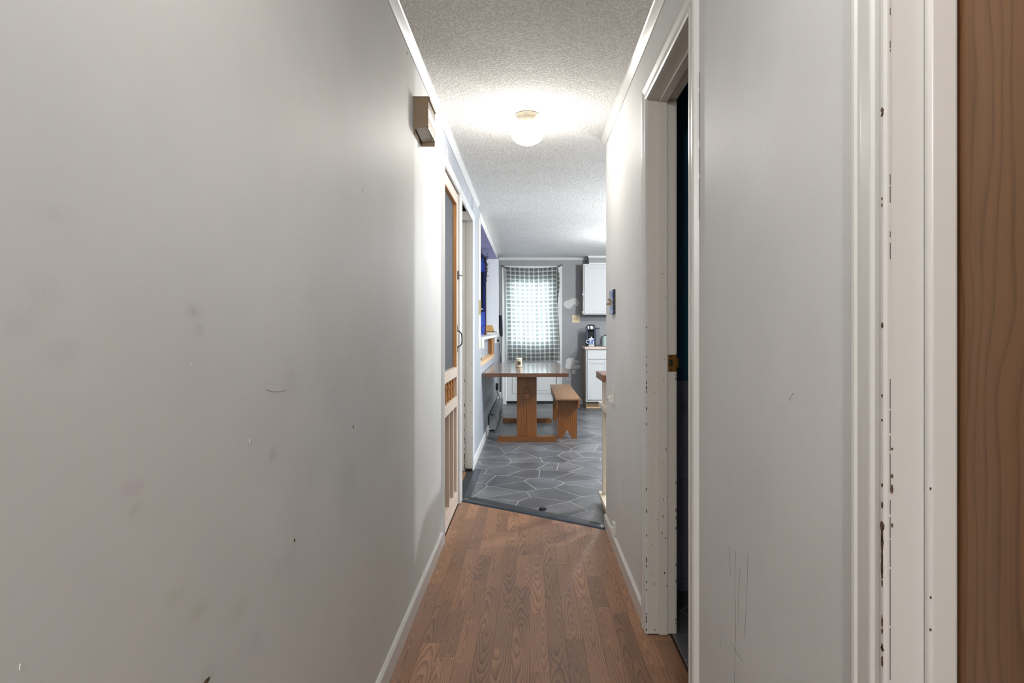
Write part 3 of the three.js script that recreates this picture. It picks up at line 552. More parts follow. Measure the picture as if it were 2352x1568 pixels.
{ // plaid curtain
  const g = thing('plaid_curtain', 'grey and white plaid curtain hung over the back door glass', 'curtain', [0.03, 0.67, 10.13]);
  const nx = 60, ny = 60, pos = [], uv = [], idx = [];
  for (let j = 0; j <= ny; j++) for (let i = 0; i <= nx; i++) {
    const s = i / nx, t = j / ny; // t 0 top
    const xl = lerp(-0.372, -0.34, t), xr = lerp(0.44, 0.475, t) - 0.010 * Math.exp(-Math.pow((t - 0.42) / 0.2, 2));
    const sag = 0.022 * Math.sin(Math.PI * s) - 0.005 * Math.abs(Math.sin(s * 23));
    const x = lerp(xl, xr, s), y = lerp(2.135 - sag, 0.672 + 0.004 * Math.sin(s * 9), t);
    const dz = 0.010 * Math.sin(s * 26 + 1.5 * Math.sin(t * 3)) * (0.5 + 0.5 * t) + 0.006 * Math.sin(s * 57 + t * 4) + (s > 0.94 ? -0.02 * (s - 0.94) / 0.06 : 0);
    pos.push(x, y, -(10.125 + dz)); uv.push(s, 1 - t);
    if (i < nx && j < ny) { const a = j * (nx + 1) + i; idx.push(a, a + nx + 1, a + 1, a + 1, a + nx + 1, a + nx + 2); }
  }
  const geo = new THREE.BufferGeometry(); geo.setAttribute('position', new THREE.Float32BufferAttribute(pos, 3)); geo.setAttribute('uv', new THREE.Float32BufferAttribute(uv, 2)); geo.setIndex(idx); geo.computeVertexNormals();
  part('cloth', geo, M.fabric, g);
  const fold = []; const fu = [], fi = [];
  for (let j = 0; j <= 16; j++) { const t = j / 16, w = 0.048 * Math.sin(Math.PI * Math.pow(t, 0.7)) + 0.004; for (let i = 0; i <= 3; i++) { fold.push(0.425 + w * i / 3, lerp(2.12, 1.55, t), -(10.105 - 0.015 * Math.sin(i * 1.3))); fu.push(0.9 + i * 0.03, 1 - t * 0.36); if (i < 3 && j < 16) { const a = j * 4 + i; fi.push(a, a + 4, a + 1, a + 1, a + 4, a + 5); } } }
  const fg = new THREE.BufferGeometry(); fg.setAttribute('position', new THREE.Float32BufferAttribute(fold, 3)); fg.setAttribute('uv', new THREE.Float32BufferAttribute(fu, 2)); fg.setIndex(fi); fg.computeVertexNormals();
  part('side_fold', fg, M.fabric, g);
  const tie = std(0x5c5e5a, 0.9);
  part('corner_tie', tube([[-0.437, 2.165, 10.175], [-0.41, 2.15, 10.15], [-0.372, 2.128, 10.13], [-0.33, 2.118, 10.124]], 0.009, 12, 6), tie, g);
  part('corner_tie', tube([[0.51, 2.175, 10.175], [0.47, 2.15, 10.15], [0.43, 2.122, 10.13]], 0.010, 12, 6), tie, g);
}

// ---------------------------------------------------------------- ceiling lights
function schoolhouseLight(label, x, d, power, color, drop = 0, name = 'ceiling_light') {
  const H = CEIL - drop, g = thing(name, label, 'light', [x, H - 0.17, d]);
  part('canopy', lathe([[0, H], [0.060, H], [0.062, H - 0.006], [0.058, H - 0.012], [0.047, H - 0.020], [0.043, H - 0.034], [0.046, H - 0.048], [0.049, H - 0.052], [0.040, H - 0.053], [0, H - 0.05]], x, 0, d, 40), M.canopy, g);
  for (const a of [0.4, 2.5, 4.6]) part('thumb_screw', cyl(x + 0.05 * Math.cos(a), H - 0.046, d + 0.05 * Math.sin(a), 0.003, 0.014, 'x', 8).translate(0, 0, 0), M.brass, g);
  if (drop) part('stem', cyl(x, H + drop / 2, d, 0.008, drop, 'y', 12), M.canopy, g);
  // pressed glass globe with fine flutes
  const prof = [[0.044, -0.046], [0.052, -0.054], [0.068, -0.060], [0.079, -0.070], [0.083, -0.082], [0.083, -0.112], [0.081, -0.122], [0.074, -0.134], [0.060, -0.146], [0.040, -0.156], [0.018, -0.163], [0.004, -0.166]];
  const lg = lathe(prof.map(([r, h]) => [r, H + h]), 0, 0, 0, 96), p = lg.attributes.position;
  for (let i = 0; i < p.count; i++) { const px = p.getX(i), pz = p.getZ(i), r = Math.hypot(px, pz), th = Math.atan2(pz, px), k = 1 + 0.008 * Math.cos(th * 24) * smooth(0.02, 0.07, r); p.setX(i, px * k + x); p.setZ(i, pz * k - d); }
  lg.computeVertexNormals();
  part('glass_globe', lg, std(0xf4f2ea, 0.25, { emissive: new THREE.Color(1.0, 0.95, 0.86), emissiveIntensity: 0.98 }), g, 'glowing pressed-glass globe');
  const l = new THREE.PointLight(color, power, 0, 2); l.name = 'bulb'; l.position.set(x, H - 0.135, -d); l.shadow.radius = 2.2; l.castShadow = true; scene.add(l);
}
schoolhouseLight('lit schoolhouse globe light on the hallway ceiling', -0.011, 3.42, LAMPS.hall, new THREE.Color(1, 0.96, 0.9));
schoolhouseLight('globe light on the kitchen ceiling behind the wall end', 2.05, 5.85, LAMPS.kitchen, new THREE.Color(0.95, 0.98, 1), 0.3);
schoolhouseLight('globe light on the kitchen ceiling in front of the wall cabinet', 1.45, 7.7, LAMPS.dining, new THREE.Color(0.95, 0.98, 1), 0.1);
schoolhouseLight('globe light on the hallway ceiling above the brown slab door', 0.0, 0.65, LAMPS.entry, new THREE.Color(1, 0.99, 0.975), 0.18);
schoolhouseLight('globe light on the ceiling of the room behind', -0.2, -1.9, LAMPS.bedroom, new THREE.Color(1, 0.99, 0.975));

// ---------------------------------------------------------------- wall fittings
{
  const g = thing('door_chime', 'brown metal door chime box with perforated front on the hallway wall', 'door chime', [XL, 1.96, 2.75]);
  const a = 2.66, b = 2.846, y0 = 1.965, y1 = 2.107, x0 = XL, x1 = XL + 0.060;
  part('back_plate', box(x0, x0 + 0.003, y0 - 0.012, y1 - 0.004, a + 0.004, b - 0.004), M.bronze, g);
  part('side', sweep([[0, 0], [0.003, 0], [0.004, 0.006], [0.026, 0.016], [0.045, 0.018], [0.056, 0.022], [0.06, 0.03], [0.06, 0.142], [0, 0.142]], (u, v) => [x0 + u, y0 + v, a], (u, v) => [x0 + u, y0 + v, a + 0.003]), M.bronze, g);
  part('side', sweep([[0, 0], [0.06, 0], [0.06, 0.142], [0, 0.142]], (u, v) => [x0 + u, y0 + v - 0.012, b - 0.003], (u, v) => [x0 + u, y0 + v, b]), M.bronze, g);
  part('top', box(x0, x1, y1 - 0.003, y1, a, b), M.bronze, g);
  part('inner_tray', sweep([[0.008, 0.012], [0.054, 0.020], [0.058, 0.030], [0.004, 0.022]], (u, v) => [x0 + u, y0 + v, a + 0.004], (u, v) => [x0 + u, y0 + v - 0.010, b - 0.004]), M.bronzeInner, g, 'pale metal underside');
  part('front_band', box(x1 - 0.003, x1, y0 + 0.055, y0 + 0.095, a + 0.003, b - 0.003), M.bronzeInner, g);
  part('front_lip', box(x1 - 0.003, x1 + 0.006, y1 - 0.012, y1, a, b, 0.002), M.bronze, g);
  part('front_lip', box(x1 - 0.003, x1, y0 + 0.012, y0 + 0.024, a + 0.003, b - 0.003), M.bronze, g);
  part('grille_backing', box(x1 - 0.012, x1 - 0.009, y0 + 0.02, y1 - 0.01, a + 0.004, b - 0.004), M.hole, g);
  const bars = []; for (let i = 0; i < 26; i++) { const d = a + 0.006 + i * 0.0069; bars.push(box(x1 - 0.0045, x1 - 0.001, y0 + 0.095, y1 - 0.012, d, d + 0.0034), box(x1 - 0.0045, x1 - 0.001, y0 + 0.022, y0 + 0.055, d, d + 0.0034)); }
  for (let j = 0; j < 4; j++) { bars.push(box(x1 - 0.004, x1 - 0.0015, y0 + 0.100 + j * 0.009, y0 + 0.103 + j * 0.009, a + 0.004, b - 0.004), box(x1 - 0.004, x1 - 0.0015, y0 + 0.026 + j * 0.009, y0 + 0.029 + j * 0.009, a + 0.004, b - 0.004)); }
  part('perforated_grille', bars, M.bronzeInner, g);
}
{
  const g = thing('switch_plate', 'blue patterned double switch plate on the end of the white wall', 'switch plate', [XR, 1.25, 3.5]);
  const deco = texture(128, 128, 0.13, 0.13, (u, v) => { const f = Math.sin(u * 26) * Math.sin(v * 26), e = Math.min(u, v, 1 - u, 1 - v) < 0.06; const n = fbm(u * 10, v * 10, 701, 3); return e ? [60, 74, 130] : f > 0.55 - n * 0.3 ? [38, 48, 108] : [120, 138, 190]; });
  part('plate', box(XR - 0.016, XR, 1.240, 1.368, 3.432, 3.562, 0.003), std(0xffffff, 0.25, { map: deco }), g);
  part('dark_edge', box(XR - 0.012, XR, 1.238, 1.370, 3.428, 3.434, 0.001), M.black, g);
  part('toggle', box(-0.005, 0.005, -0.004, 0.026, -0.005, 0.005, 0.002).rotateZ(0.95).translate(XR - 0.012, 1.306, -3.475), M.bronze, g);
  part('toggle', box(-0.005, 0.005, -0.004, 0.024, -0.005, 0.005, 0.002).rotateZ(1.7).translate(XR - 0.012, 1.298, -3.525), M.bronze, g);
  for (const d of [3.468, 3.518]) part('toggle_mount', box(XR - 0.019, XR - 0.014, 1.286, 1.32, d, d + 0.014, 0.001), M.brass, g);
}
{
  const g = thing('wall_outlet', 'white outlet with a plug on the white wall under the switch plate', 'outlet', [XR, 0.75, 3.5]);
  part('plate', box(XR - 0.006, XR, 0.75, 0.865, 3.465, 3.535, 0.002), M.offWhite, g);
  part('plug', sweep([[0, 0], [0.012, 0], [0.026, 0.012], [0.026, 0.028], [0.010, 0.040], [0, 0.04]], (u, v) => [XR - 0.005 - u, 0.765 + v, 3.485], (u, v) => [XR - 0.005 - u, 0.765 + v, 3.52]), M.offWhite, g);
  part('screw', cyl(XR - 0.0315, 0.782, 3.5, 0.003, 0.003, 'x', 8), M.hole, g);
  const j = thing('phone_jack', 'small white phone jack plate at the baseboard of the white wall', 'jack', [XR, 0.03, 3.44]);
  part('plate', box(XR - 0.013, XR, 0.078, 0.145, 3.42, 3.465, 0.002), M.offWhite, j);
  part('socket', box(XR - 0.022, XR - 0.012, 0.092, 0.118, 3.43, 3.455, 0.002), M.offWhite, j);
  const b = thing('brass_switch_plate', 'brass switch plate beside the serving hatch', 'switch plate', [XL, 1.3, 6.12]);
  part('plate', box(XL + 0.0045, XL + 0.010, 1.30, 1.435, 6.03, 6.25, 0.002), M.brass, b);
  part('toggle', box(XL + 0.009, XL + 0.028, 1.35, 1.362, 6.2, 6.21, 0.003), M.plastic, b);
  const c = thing('light_switch', 'ivory double switch plate on the dark grey wall', 'switch plate', [0.7, 1.27, DB]);
  part('plate', box(0.668, 0.785, 1.27, 1.39, DB - 0.006, DB, 0.002), M.ivory, c);
  for (const x of [0.703, 0.749]) part('toggle', box(x - 0.005, x + 0.005, 1.318, 1.342, DB - 0.016, DB - 0.005, 0.002), M.bronze, c);
}

// ---------------------------------------------------------------- trestle table
{
  const g = thing('trestle_table', 'brown pine trestle table standing against the grey wall', 'table', [-0.03, 0, 7.5]);
  const x0 = -0.455, x1 = 0.388, d0 = 6.44, d1 = 8.56, T = 0.73;
  for (let i = 0; i < 5; i++) { const a = lerp(x0, x1, i / 5), b = lerp(x0, x1, (i + 1) / 5); part('top_board', box(a + 0.0001, b - 0.0001, T - 0.038, T, d0 + (i % 2) * 0.003, d1 - (i % 2) * 0.004, 0.0012, 'z'), M.pineTop, g); }
  for (const d of [6.80, 8.20]) {
    part('cleat', box(-0.40, 0.345, T - 0.058, T - 0.0385, d - 0.045, d + 0.045, 0.004, 'x'), M.pine, g);
    part('post', [box(-0.130, -0.029, 0.054, T - 0.058, d - 0.018, d + 0.018, 0.003), box(-0.028, 0.075, 0.054, T - 0.058, d - 0.018, d + 0.018, 0.003)], M.pine, g);
    const fp = [[-0.334, 0], [0.28, 0], [0.28, 0.030], [0.268, 0.046], [0.245, 0.055], [-0.30, 0.055], [-0.322, 0.046], [-0.334, 0.03]];
    part('foot', sweep(fp, (u, v) => [u, v, d - 0.05], (u, v) => [u, v, d + 0.05], 'x'), M.pine, g);
  }
  part('stretcher', box(-0.055, 0.0, 0.44, 0.51, 6.835, 8.165, 0.003, 'z'), M.pine, g);
  part('tenon', box(-0.055, 0.0, 0.445, 0.505, 6.70, 6.781, 0.004, 'z'), M.pine, g);
  part('wedge_key', sweep([[-0.042, 0.40], [-0.012, 0.40], [-0.005, 0.545], [-0.04, 0.55]], (u, v) => [u, v, 6.742], (u, v) => [u, v, 6.76]), M.pine, g);
  part('tenon', box(-0.055, 0.0, 0.445, 0.505, 8.219, 8.30, 0.004, 'z'), M.pine, g);
}
{
  const g = thing('wooden_bench', 'narrow brown wooden bench with notched board legs beside the table', 'bench', [0.4, 0, 7.7]);
  const x0 = 0.272, x1 = 0.535, d0 = 6.83, d1 = 8.62, T = 0.44;
  part('seat', box(x0, x1, T - 0.020, T, d0, d1, 0.003, 'z'), M.bench, g);
  for (const x of [x0 + 0.008, x1 - 0.028]) part('skirt', box(x, x + 0.02, T - 0.105, T - 0.0205, d0 + 0.04, d1 - 0.04, 0.002, 'z'), M.pine, g);
  const leg = [[0.302, 0], [0.352, 0], [0.402, 0.092], [0.455, 0], [0.506, 0], [0.506, T - 0.021], [0.302, T - 0.021]];
  for (const d of [6.96, 8.42]) part('leg', sweep(leg, (u, v) => [u, v, d], (u, v) => [u, v, d + 0.024]), M.pine, g);
}
{
  const g = thing('candle_jar', 'beige candle jar with dark label on the table', 'candle', [-0.122, 0.73, 7.5]);
  part('jar', lathe([[0, 0.0005], [0.034, 0.0005], [0.0365, 0.006], [0.0365, 0.088], [0.035, 0.092], [0.033, 0.092], [0.033, 0.075], [0, 0.075]], -0.122, 0.73, 7.5), std(0xd2c0a4, 0.3), g);
  part('lid', lathe([[0, 0.092], [0.037, 0.0925], [0.038, 0.096], [0.038, 0.102], [0.036, 0.105], [0, 0.105]], -0.122, 0.73, 7.5), M.offWhite, g);
  const lb = new THREE.CylinderGeometry(0.0369, 0.0369, 0.042, 20, 1, true, -0.35, 1.0); lb.translate(-0.122, 0.73 + 0.048, -7.5);
  part('label', clean(lb), std(0x3c3d3a, 0.6, { side: THREE.DoubleSide }), g);
}

// ---------------------------------------------------------------- kitchen cabinets
function panelDoor(name, x0, x1, y0, y1, d, parent) {
  const p = part(name, [box(x0, x0 + 0.05, y0, y1, d - 0.02, d, 0.003), box(x1 - 0.05, x1, y0, y1, d - 0.02, d, 0.003), box(x0 + 0.05, x1 - 0.05, y0, y0 + 0.05, d - 0.02, d, 0.003), box(x0 + 0.05, x1 - 0.05, y1 - 0.05, y1, d - 0.02, d, 0.003), box(x0 + 0.049, x1 - 0.049, y0 + 0.049, y1 - 0.049, d - 0.012, d)], M.cabinet, parent);
  return p;
}
{
  const g = thing('base_cabinet', 'white base cabinet with one drawer and a panelled door', 'cabinet', [1.0, 0, 9.9]);
  part('carcass', box(0.832, 1.18, 0.10, 0.872, 9.64, DB - 0.014), M.cabinetSide, g, 'brown wood-grain carcass');
  part('toe_kick', box(0.84, 1.18, 0, 0.0995, 9.69, DB - 0.014), M.cabinetSide, g);
  part('shoe_moulding', box(0.84, 1.18, 0, 0.014, 9.675, 9.6895, 0.003), M.raw, g);
  part('face_frame', box(0.832, 1.18, 0.10, 0.872, 9.622, 9.6395), M.cabinet, g);
  part('drawer', box(0.852, 1.15, 0.728, 0.86, 9.602, 9.6215, 0.006), M.cabinet, g);
  panelDoor('door', 0.852, 1.15, 0.13, 0.712, 9.6215, g);
  const g2 = thing('base_cabinet', 'white base cabinet right of the drawer cabinet, hidden by the wall end', 'cabinet', [1.5, 0, 9.9]);
  part('carcass', box(1.182, 1.98, 0, 0.872, 9.64, DB - 0.014), M.cabinet, g2);
  panelDoor('door', 1.20, 1.57, 0.13, 0.86, 9.638, g2); panelDoor('door', 1.59, 1.96, 0.13, 0.86, 9.638, g2);
  solo('countertop', [box(0.815, 2.0, 0.873, 0.91, 9.585, DB - 0.001, 0.006, 'x')], M.counter, 'beige laminate countertop under the coffee maker', 'countertop');
  const u = thing('wall_cabinet', 'white wall cabinet hung above the coffee maker', 'cabinet', [1.05, 1.39, 10.05]);
  part('carcass', box(0.817, 1.32, 1.392, 2.155, 9.9, DB - 0.001), M.cabinetSide, u);
  part('face_frame', box(0.815, 1.322, 1.389, 2.157, 9.884, 9.9, 0.002), M.cabinet, u);
  panelDoor('door', 0.832, 1.30, 1.405, 2.14, 9.8835, u);
  for (const y of [1.41, 1.68]) part('hinge', box(0.800, 0.8155, y, y + 0.035, 9.872, 9.8838, 0.002), M.cabinet, u);
}
{
  const g = thing('coffee_maker', 'black pod coffee maker with silver band and clear water tank', 'coffee maker', [0.93, 0.91, 9.9]);
  const x = 0.925, d = 9.88, Y = 0.91;
  part('base', box(x - 0.066, x + 0.07, Y, Y + 0.022, d - 0.12, d + 0.12, 0.006), M.blackGloss, g);
  part('drip_tray', box(x - 0.045, x + 0.05, Y + 0.0, Y + 0.030, d - 0.135, d - 0.05, 0.006), M.steel, g);
  part('back_column', box(x - 0.066, x + 0.07, Y + 0.0225, Y + 0.235, d + 0.0, d + 0.12, 0.012), M.blackGloss, g);
  for (const q of [x - 0.068, x + 0.05]) part('side_wing', box(q, q + 0.022, Y + 0.0225, Y + 0.31, d - 0.05, d + 0.10, 0.008), M.slate, g);
  part('brew_head', lathe([[0, 0.235], [0.055, 0.235], [0.06, 0.245], [0.06, 0.315], [0.052, 0.327], [0, 0.332]], x + 0.002, Y, d - 0.02, 32), M.black, g);
  part('silver_band', lathe([[0.0605, 0.262], [0.0615, 0.264], [0.0615, 0.306], [0.0605, 0.308]], x + 0.002, Y, d - 0.02, 32), M.steel, g);
  part('water_tank', box(x + 0.074, x + 0.132, Y + 0.02, Y + 0.268, d - 0.03, d + 0.11, 0.01), phys(0x9aa2ac, 0.15, { transmission: 0.5, thickness: 0 }), g, 'clear grey water tank');
  part('tank_lid', box(x + 0.072, x + 0.136, Y + 0.2685, Y + 0.28, d - 0.034, d + 0.114, 0.004), M.black, g);
}
{
  const blue = texture(128, 64, 1, 1, (u, v) => { const n = fbm(u * 16, v * 6, 801, 3); const band = v > 0.25 && v < 0.62; return band && n > 0.45 ? [54, 84, 160] : v > 0.86 || v < 0.08 ? [70, 98, 170] : [232, 236, 240]; }); blue.repeat.set(1, 1);
  const x = 0.928, d = 9.79, Y = 0.9405, g = thing('teacup', 'blue and white lidded cup on the coffee maker drip tray', 'cup', [x, Y, d]);
  part('cup', lathe([[0, 0], [0.030, 0], [0.038, 0.010], [0.042, 0.030], [0.042, 0.075], [0.040, 0.076], [0.039, 0.074], [0, 0.07]], x, Y, d), std(0xffffff, 0.2, { map: blue }), g);
  part('cup_lid', lathe([[0.043, 0.0765], [0.044, 0.08], [0.034, 0.092], [0.012, 0.098], [0.006, 0.102], [0.009, 0.110], [0.006, 0.117], [0, 0.119]], x, Y, d), std(0xeef1f4, 0.2), g);
  part('cup_handle', tube([[x - 0.040, Y + 0.062, d], [x - 0.060, Y + 0.066, d], [x - 0.072, Y + 0.045, d], [x - 0.062, Y + 0.022, d], [x - 0.039, Y + 0.014, d]], 0.005, 24, 8), std(0xeef1f4, 0.2), g);
  const kx = 1.172, kd = 9.86, k = thing('kettle', 'pale green kettle on the counter beside the coffee maker', 'kettle', [kx, 0.91, kd]);
  part('kettle_body', lathe([[0, 0.0005], [0.078, 0.0005], [0.082, 0.012], [0.078, 0.08], [0.066, 0.14], [0.058, 0.155], [0.05, 0.16], [0, 0.16]], kx, 0.91, kd), std(0xb4c4be, 0.35), k);
  part('kettle_lid', lathe([[0.05, 0.1605], [0.04, 0.172], [0.012, 0.177], [0.012, 0.19], [0, 0.192]], kx, 0.91, kd), M.black, k);
  part('kettle_handle', tube([[kx - 0.058, 1.06, kd], [kx - 0.084, 1.05, kd], [kx - 0.092, 1.0, kd], [kx - 0.089, 0.94, kd], [kx - 0.079, 0.93, kd]], 0.008, 24, 8), M.black, k);
}
{ // cart at the wall end
  const g = thing('kitchen_cart', 'cream slatted kitchen cart with thick wooden top behind the wall end', 'cart', [0.7, 0, 4.2]);
  const topTex = M.pine;
  part('cart_top', box(0.450, 1.05, 0.836, 0.88, 3.99, 4.41, 0.003, 'x'), topTex, g, 'thick brown wooden top');
  for (const [x, d] of [[0.487, 4.33], [0.487, 4.01], [0.97, 4.33], [0.97, 4.01]]) part('cart_leg', box(x, x + 0.045, 0.0, 0.8355, d, d + 0.045, 0.002), M.cream, g);
  part('apron', [box(0.489, 0.505, 0.68, 0.8355, 4.056, 4.329), box(0.533, 0.969, 0.70, 0.8355, 4.012, 4.028)], M.cream, g);
  for (const y of [0.645, 0.04]) {
    part('shelf_edge', box(0.466, 0.4865, y, y + 0.03, 3.95, 4.41, 0.003, 'z'), M.cream, g);
    for (let i = 0; i < 5; i++) part('shelf_slat', box(0.4875, 1.03, y + 0.008, y + 0.026, 4.062 + i * 0.053, 4.108 + i * 0.053, 0.002, 'x'), M.cream, g);
  }
  part('foot_block', box(0.462, 0.486, 0, 0.0395, 4.08, 4.12, 0.002), M.bronze, g);
}

// ---------------------------------------------------------------- along the kitchen left wall
{
  const g = thing('baseboard_heater', 'long grey metal baseboard heater on the floor under the table', 'heater', [-0.43, 0, 8.1]);
  const prof = [[0, 0.02], [0.072, 0.02], [0.074, 0.03], [0.074, 0.165], [0.066, 0.178], [0, 0.178]];
  part('cover', sweep(prof, (u, v) => [XL + 0.014 + u, v, 7.49], (u, v) => [XL + 0.014 + u, v, 9.55]), M.heater, g);
  part('end_cap', sweep(prof.map(([u, v]) => [u * 1.04, v * 1.01 - 0.001]), (u, v) => [XL + 0.014 + u, v, 7.455], (u, v) => [XL + 0.014 + u, v, 7.489]), M.heater, g);
  for (const d of [7.5, 9.4]) part('foot', box(XL + 0.016, XL + 0.07, 0, 0.0195, d, d + 0.03), M.black, g);
  part('knob', box(XL + 0.03, XL + 0.055, 0.176, 0.19, 7.50, 7.53, 0.002), M.black, g);
  part('outlet_slot', box(XL + 0.0881, XL + 0.0892, 0.03, 0.10, 8.3, 8.9), M.black, g);
  const a = thing('power_adapter', 'black power adapter hanging on the grey wall below the table', 'adapter', [-0.455, 0.32, 9.2]);
  part('brick', box(XL + 0.001, XL + 0.034, 0.315, 0.41, 9.15, 9.21, 0.004), M.black, a);
  part('cord', tube([[XL + 0.016, 0.314, 9.18], [XL + 0.02, 0.27, 9.2], [XL + 0.045, 0.22, 9.25], [XL + 0.05, 0.185, 9.28]], 0.0035, 20, 6), M.black, a);
  const o = thing('surge_outlet', 'white plug block standing on the heater end', 'outlet', [-0.42, 0.178, 9.3]);
  part('block', box(XL + 0.03, XL + 0.068, 0.179, 0.262, 9.34, 9.42, 0.004), M.offWhite, o);
  part('small_plug', box(XL + 0.012, XL + 0.035, 0.179, 0.215, 9.22, 9.26, 0.003), M.offWhite, o);
}
{
  const g = thing('folded_umbrella', 'navy folded umbrella hanging beside the back door', 'umbrella', [-0.45, 1.05, 10.05]);
  const n = 10, ring = (y, r, ox) => { const q = []; for (let i = 0; i < n * 2; i++) { const th = i / (n * 2) * 2 * Math.PI, k = i % 2 ? 0.72 : 1; q.push([-0.452 + ox + r * k * Math.cos(th), y, 10.06 + r * k * Math.sin(th)]); } return q; };
  const rings = [ring(1.385, 0.030, 0), ring(1.25, 0.030, 0.007), ring(1.12, 0.026, 0.014), ring(1.06, 0.022, 0.017)], pos = [];
  for (let k = 0; k < 3; k++) for (let i = 0; i < 2 * n; i++) { const j = (i + 1) % (2 * n); pos.push(rings[k][i], rings[k][j], rings[k + 1][j], rings[k][i], rings[k + 1][j], rings[k + 1][i]); }
  for (let i = 1; i < 2 * n - 1; i++) { pos.push(rings[0][0], rings[0][i + 1], rings[0][i]); pos.push(rings[3][0], rings[3][i], rings[3][i + 1]); }
  const ug = new THREE.BufferGeometry(); ug.setAttribute('position', new THREE.Float32BufferAttribute(pos.flatMap((p) => [p[0], p[1], -p[2]]), 3)); ug.computeVertexNormals(); ug.setAttribute('uv', new THREE.Float32BufferAttribute(new Float32Array(pos.length * 2), 2));
  M.umbrella.side = THREE.DoubleSide;
  part('folded_canopy', ug, M.umbrella, g);
  part('shaft', cyl(-0.453, 1.42, 10.06, 0.012, 0.075, 'y', 12), std(0x8a8f94, 0.4, { metalness: 0.5 }), g);
  part('hook', tube([[-0.453, 1.455, 10.06], [-0.453, 1.475, 10.10], [-0.453, 1.47, 10.16], [-0.453, 1.47, 10.199]], 0.005, 16, 6), M.steel, g);
}
{
  const L = 1.09; // ledge height
  const b = thing('cardboard_box', 'tan cardboard box on the hatch ledge', 'box', [-0.55, L, 9.3]);
  part('carton', sweep([[-0.615, 0.035], [-0.500, 0.035], [-0.535, 0.135], [-0.617, 0.135]], (u, v) => [u, L + v, 9.25], (u, v) => [u, L + v, 9.40]), M.cardboard, b);
  part('flap', box(-0.617, -0.535, L + 0.135, L + 0.138, 9.25, 9.38), M.cardboard, b);
  const k = thing('white_book', 'white paperback lying under the cardboard box', 'book', [-0.55, L, 9.3]);
  part('pages', box(-0.598, -0.497, L + 0.003, L + 0.031, 9.22, 9.42), std(0xe4dfd6, 0.8), k);
  part('cover', [box(-0.60, -0.495, L + 0.0005, L + 0.003, 9.218, 9.422), box(-0.60, -0.495, L + 0.031, L + 0.034, 9.218, 9.422)], M.offWhite, k);
  const c = thing('wooden_block', 'small reddish wooden block beside the white book', 'block', [-0.625, L, 9.2]);
  part('block', box(-0.64, -0.605, L + 0.0005, L + 0.036, 9.16, 9.21, 0.003), M.pine, c);
  part('band', box(-0.607, -0.602, L + 0.002, L + 0.034, 9.159, 9.205, 0.001), M.darkBrown, c);
  solo('black_cable', tube([[-0.61, L + 0.006, 9.12], [-0.64, L + 0.03, 9.1], [-0.675, L + 0.09, 9.1], [-0.65, L + 0.13, 9.15], [-0.622, L + 0.128, 9.2], [-0.62, L + 0.05, 9.21], [-0.56, L + 0.043, 9.212], [-0.50, L + 0.042, 9.215], [-0.462, L + 0.035, 9.25]], 0.004, 100, 6), M.black, 'black cable looping over the cardboard box on the ledge', 'cable');
  solo('black_cable', tube([[-0.462, 1.02, 9.66], [-0.455, 0.9, 9.9], [-0.449, 0.7, 10.17], [-0.447, 0.45, 10.18], [-0.450, 0.2, 10.18], [-0.449, 0.006, 10.18]], 0.005, 60, 6), M.black, 'dark cable running down the wall corner beside the back door', 'cable');
  solo('white_cable', tube([[-0.47, L + 0.006, 9.30], [-0.45, L + 0.006, 9.35], [-0.436, L - 0.01, 9.45], [-0.43, L - 0.05, 9.55], [-0.44, L - 0.075, 9.60], [-0.45, L - 0.08, 9.57]], 0.007, 40, 8), M.offWhite, 'short white cable bending off the ledge end', 'cable');
  const sgl = thing('cable_clip', 'black and white plug end hanging under the ledge', 'plug', [-0.445, 1.0, 9.5]);
  part('plug', box(XL + 0.001, XL + 0.03, 0.985, 1.02, 9.48, 9.54, 0.004), M.black, sgl);
  part('prong', box(XL + 0.002, XL + 0.026, 0.965, 0.985, 9.50, 9.53, 0.004), M.offWhite, sgl);
  const w = thing('webcam', 'small black round gadget on a white stand in the niche', 'gadget', [-0.495, 0.835, 6.42]);
  part('ball', clean(new THREE.SphereGeometry(0.020, 20, 14).translate(-0.488, 0.872, -6.42)), M.blackGloss, w);
  part('stand', cyl(-0.488, 0.8445, 6.42, 0.014, 0.018, 'y', 14, 0.01), M.offWhite, w);
}
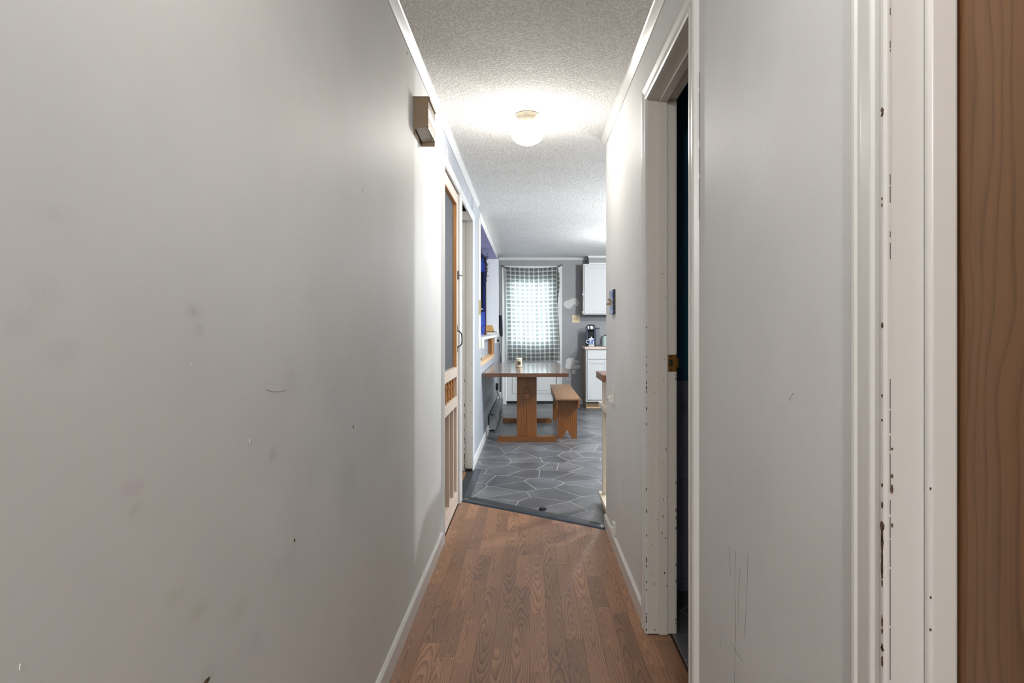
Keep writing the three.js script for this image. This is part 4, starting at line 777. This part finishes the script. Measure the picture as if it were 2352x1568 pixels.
{ // twig garland
  const g = thing('twig_garland', 'dark twig garland hanging in the corner of the hatch', 'garland', [-0.6, 1.77, 8.4]);
  const twigs = [], leaves = [];
  const main = [[-0.675, 2.19, 8.36], [-0.64, 2.15, 8.38], [-0.60, 2.11, 8.40], [-0.565, 2.06, 8.42], [-0.556, 1.98, 8.42], [-0.556, 1.88, 8.42], [-0.565, 1.78, 8.42]];
  part('stem', tube(main, 0.006, 40, 6), M.iron, g);
  const curve = new THREE.CatmullRomCurve3(main.map((p) => new THREE.Vector3(p[0], p[1], p[2])));
  for (let i = 0; i < 120; i++) {
    const t = i / 120, q = curve.getPoint(Math.pow(t, 1.3)), up = t < 0.55 ? 1 : 0.35, ax = rr(-0.08, 0.06) * up, ay = rr(-0.10, 0.06) * up, ad = rr(-0.05, 0.05);
    const end = [clamp(q.x + ax, -0.70, -0.50), Math.min(2.185, q.y + ay), q.z + ad];
    twigs.push(tube([[q.x, q.y, q.z], [q.x + (end[0] - q.x) * 0.5 + rr(-0.015, 0.015), q.y + (end[1] - q.y) * 0.5 + rr(-0.015, 0.015), q.z + ad * 0.5], end], 0.0022, 5, 4));
    leaves.push(clean(new THREE.IcosahedronGeometry(rr(0.004, 0.008), 0).translate(end[0], end[1], -end[2])));
  }
  part('twigs', twigs, M.iron, g); part('buds', leaves, M.iron, g);
  const tv = thing('television', 'black framed television on the royal blue wall', 'television', [-1.3, 1.44, DB]);
  part('frame', [box(-1.85, -0.725, 1.44, 1.475, DB - 0.05, DB - 0.001, 0.003), box(-1.85, -0.725, 2.03, 2.065, DB - 0.05, DB - 0.001, 0.003), box(-0.755, -0.725, 1.475, 2.03, DB - 0.05, DB - 0.001, 0.003), box(-1.85, -1.82, 1.475, 2.03, DB - 0.05, DB - 0.001, 0.003)], M.black, tv);
  part('screen', box(-1.82, -0.755, 1.475, 2.03, DB - 0.035, DB - 0.001), M.blackGloss, tv);
}

scene.traverse((o) => { if (o.isMesh) { o.castShadow = true; o.receiveShadow = true; } });
renderer.render(scene, camera);
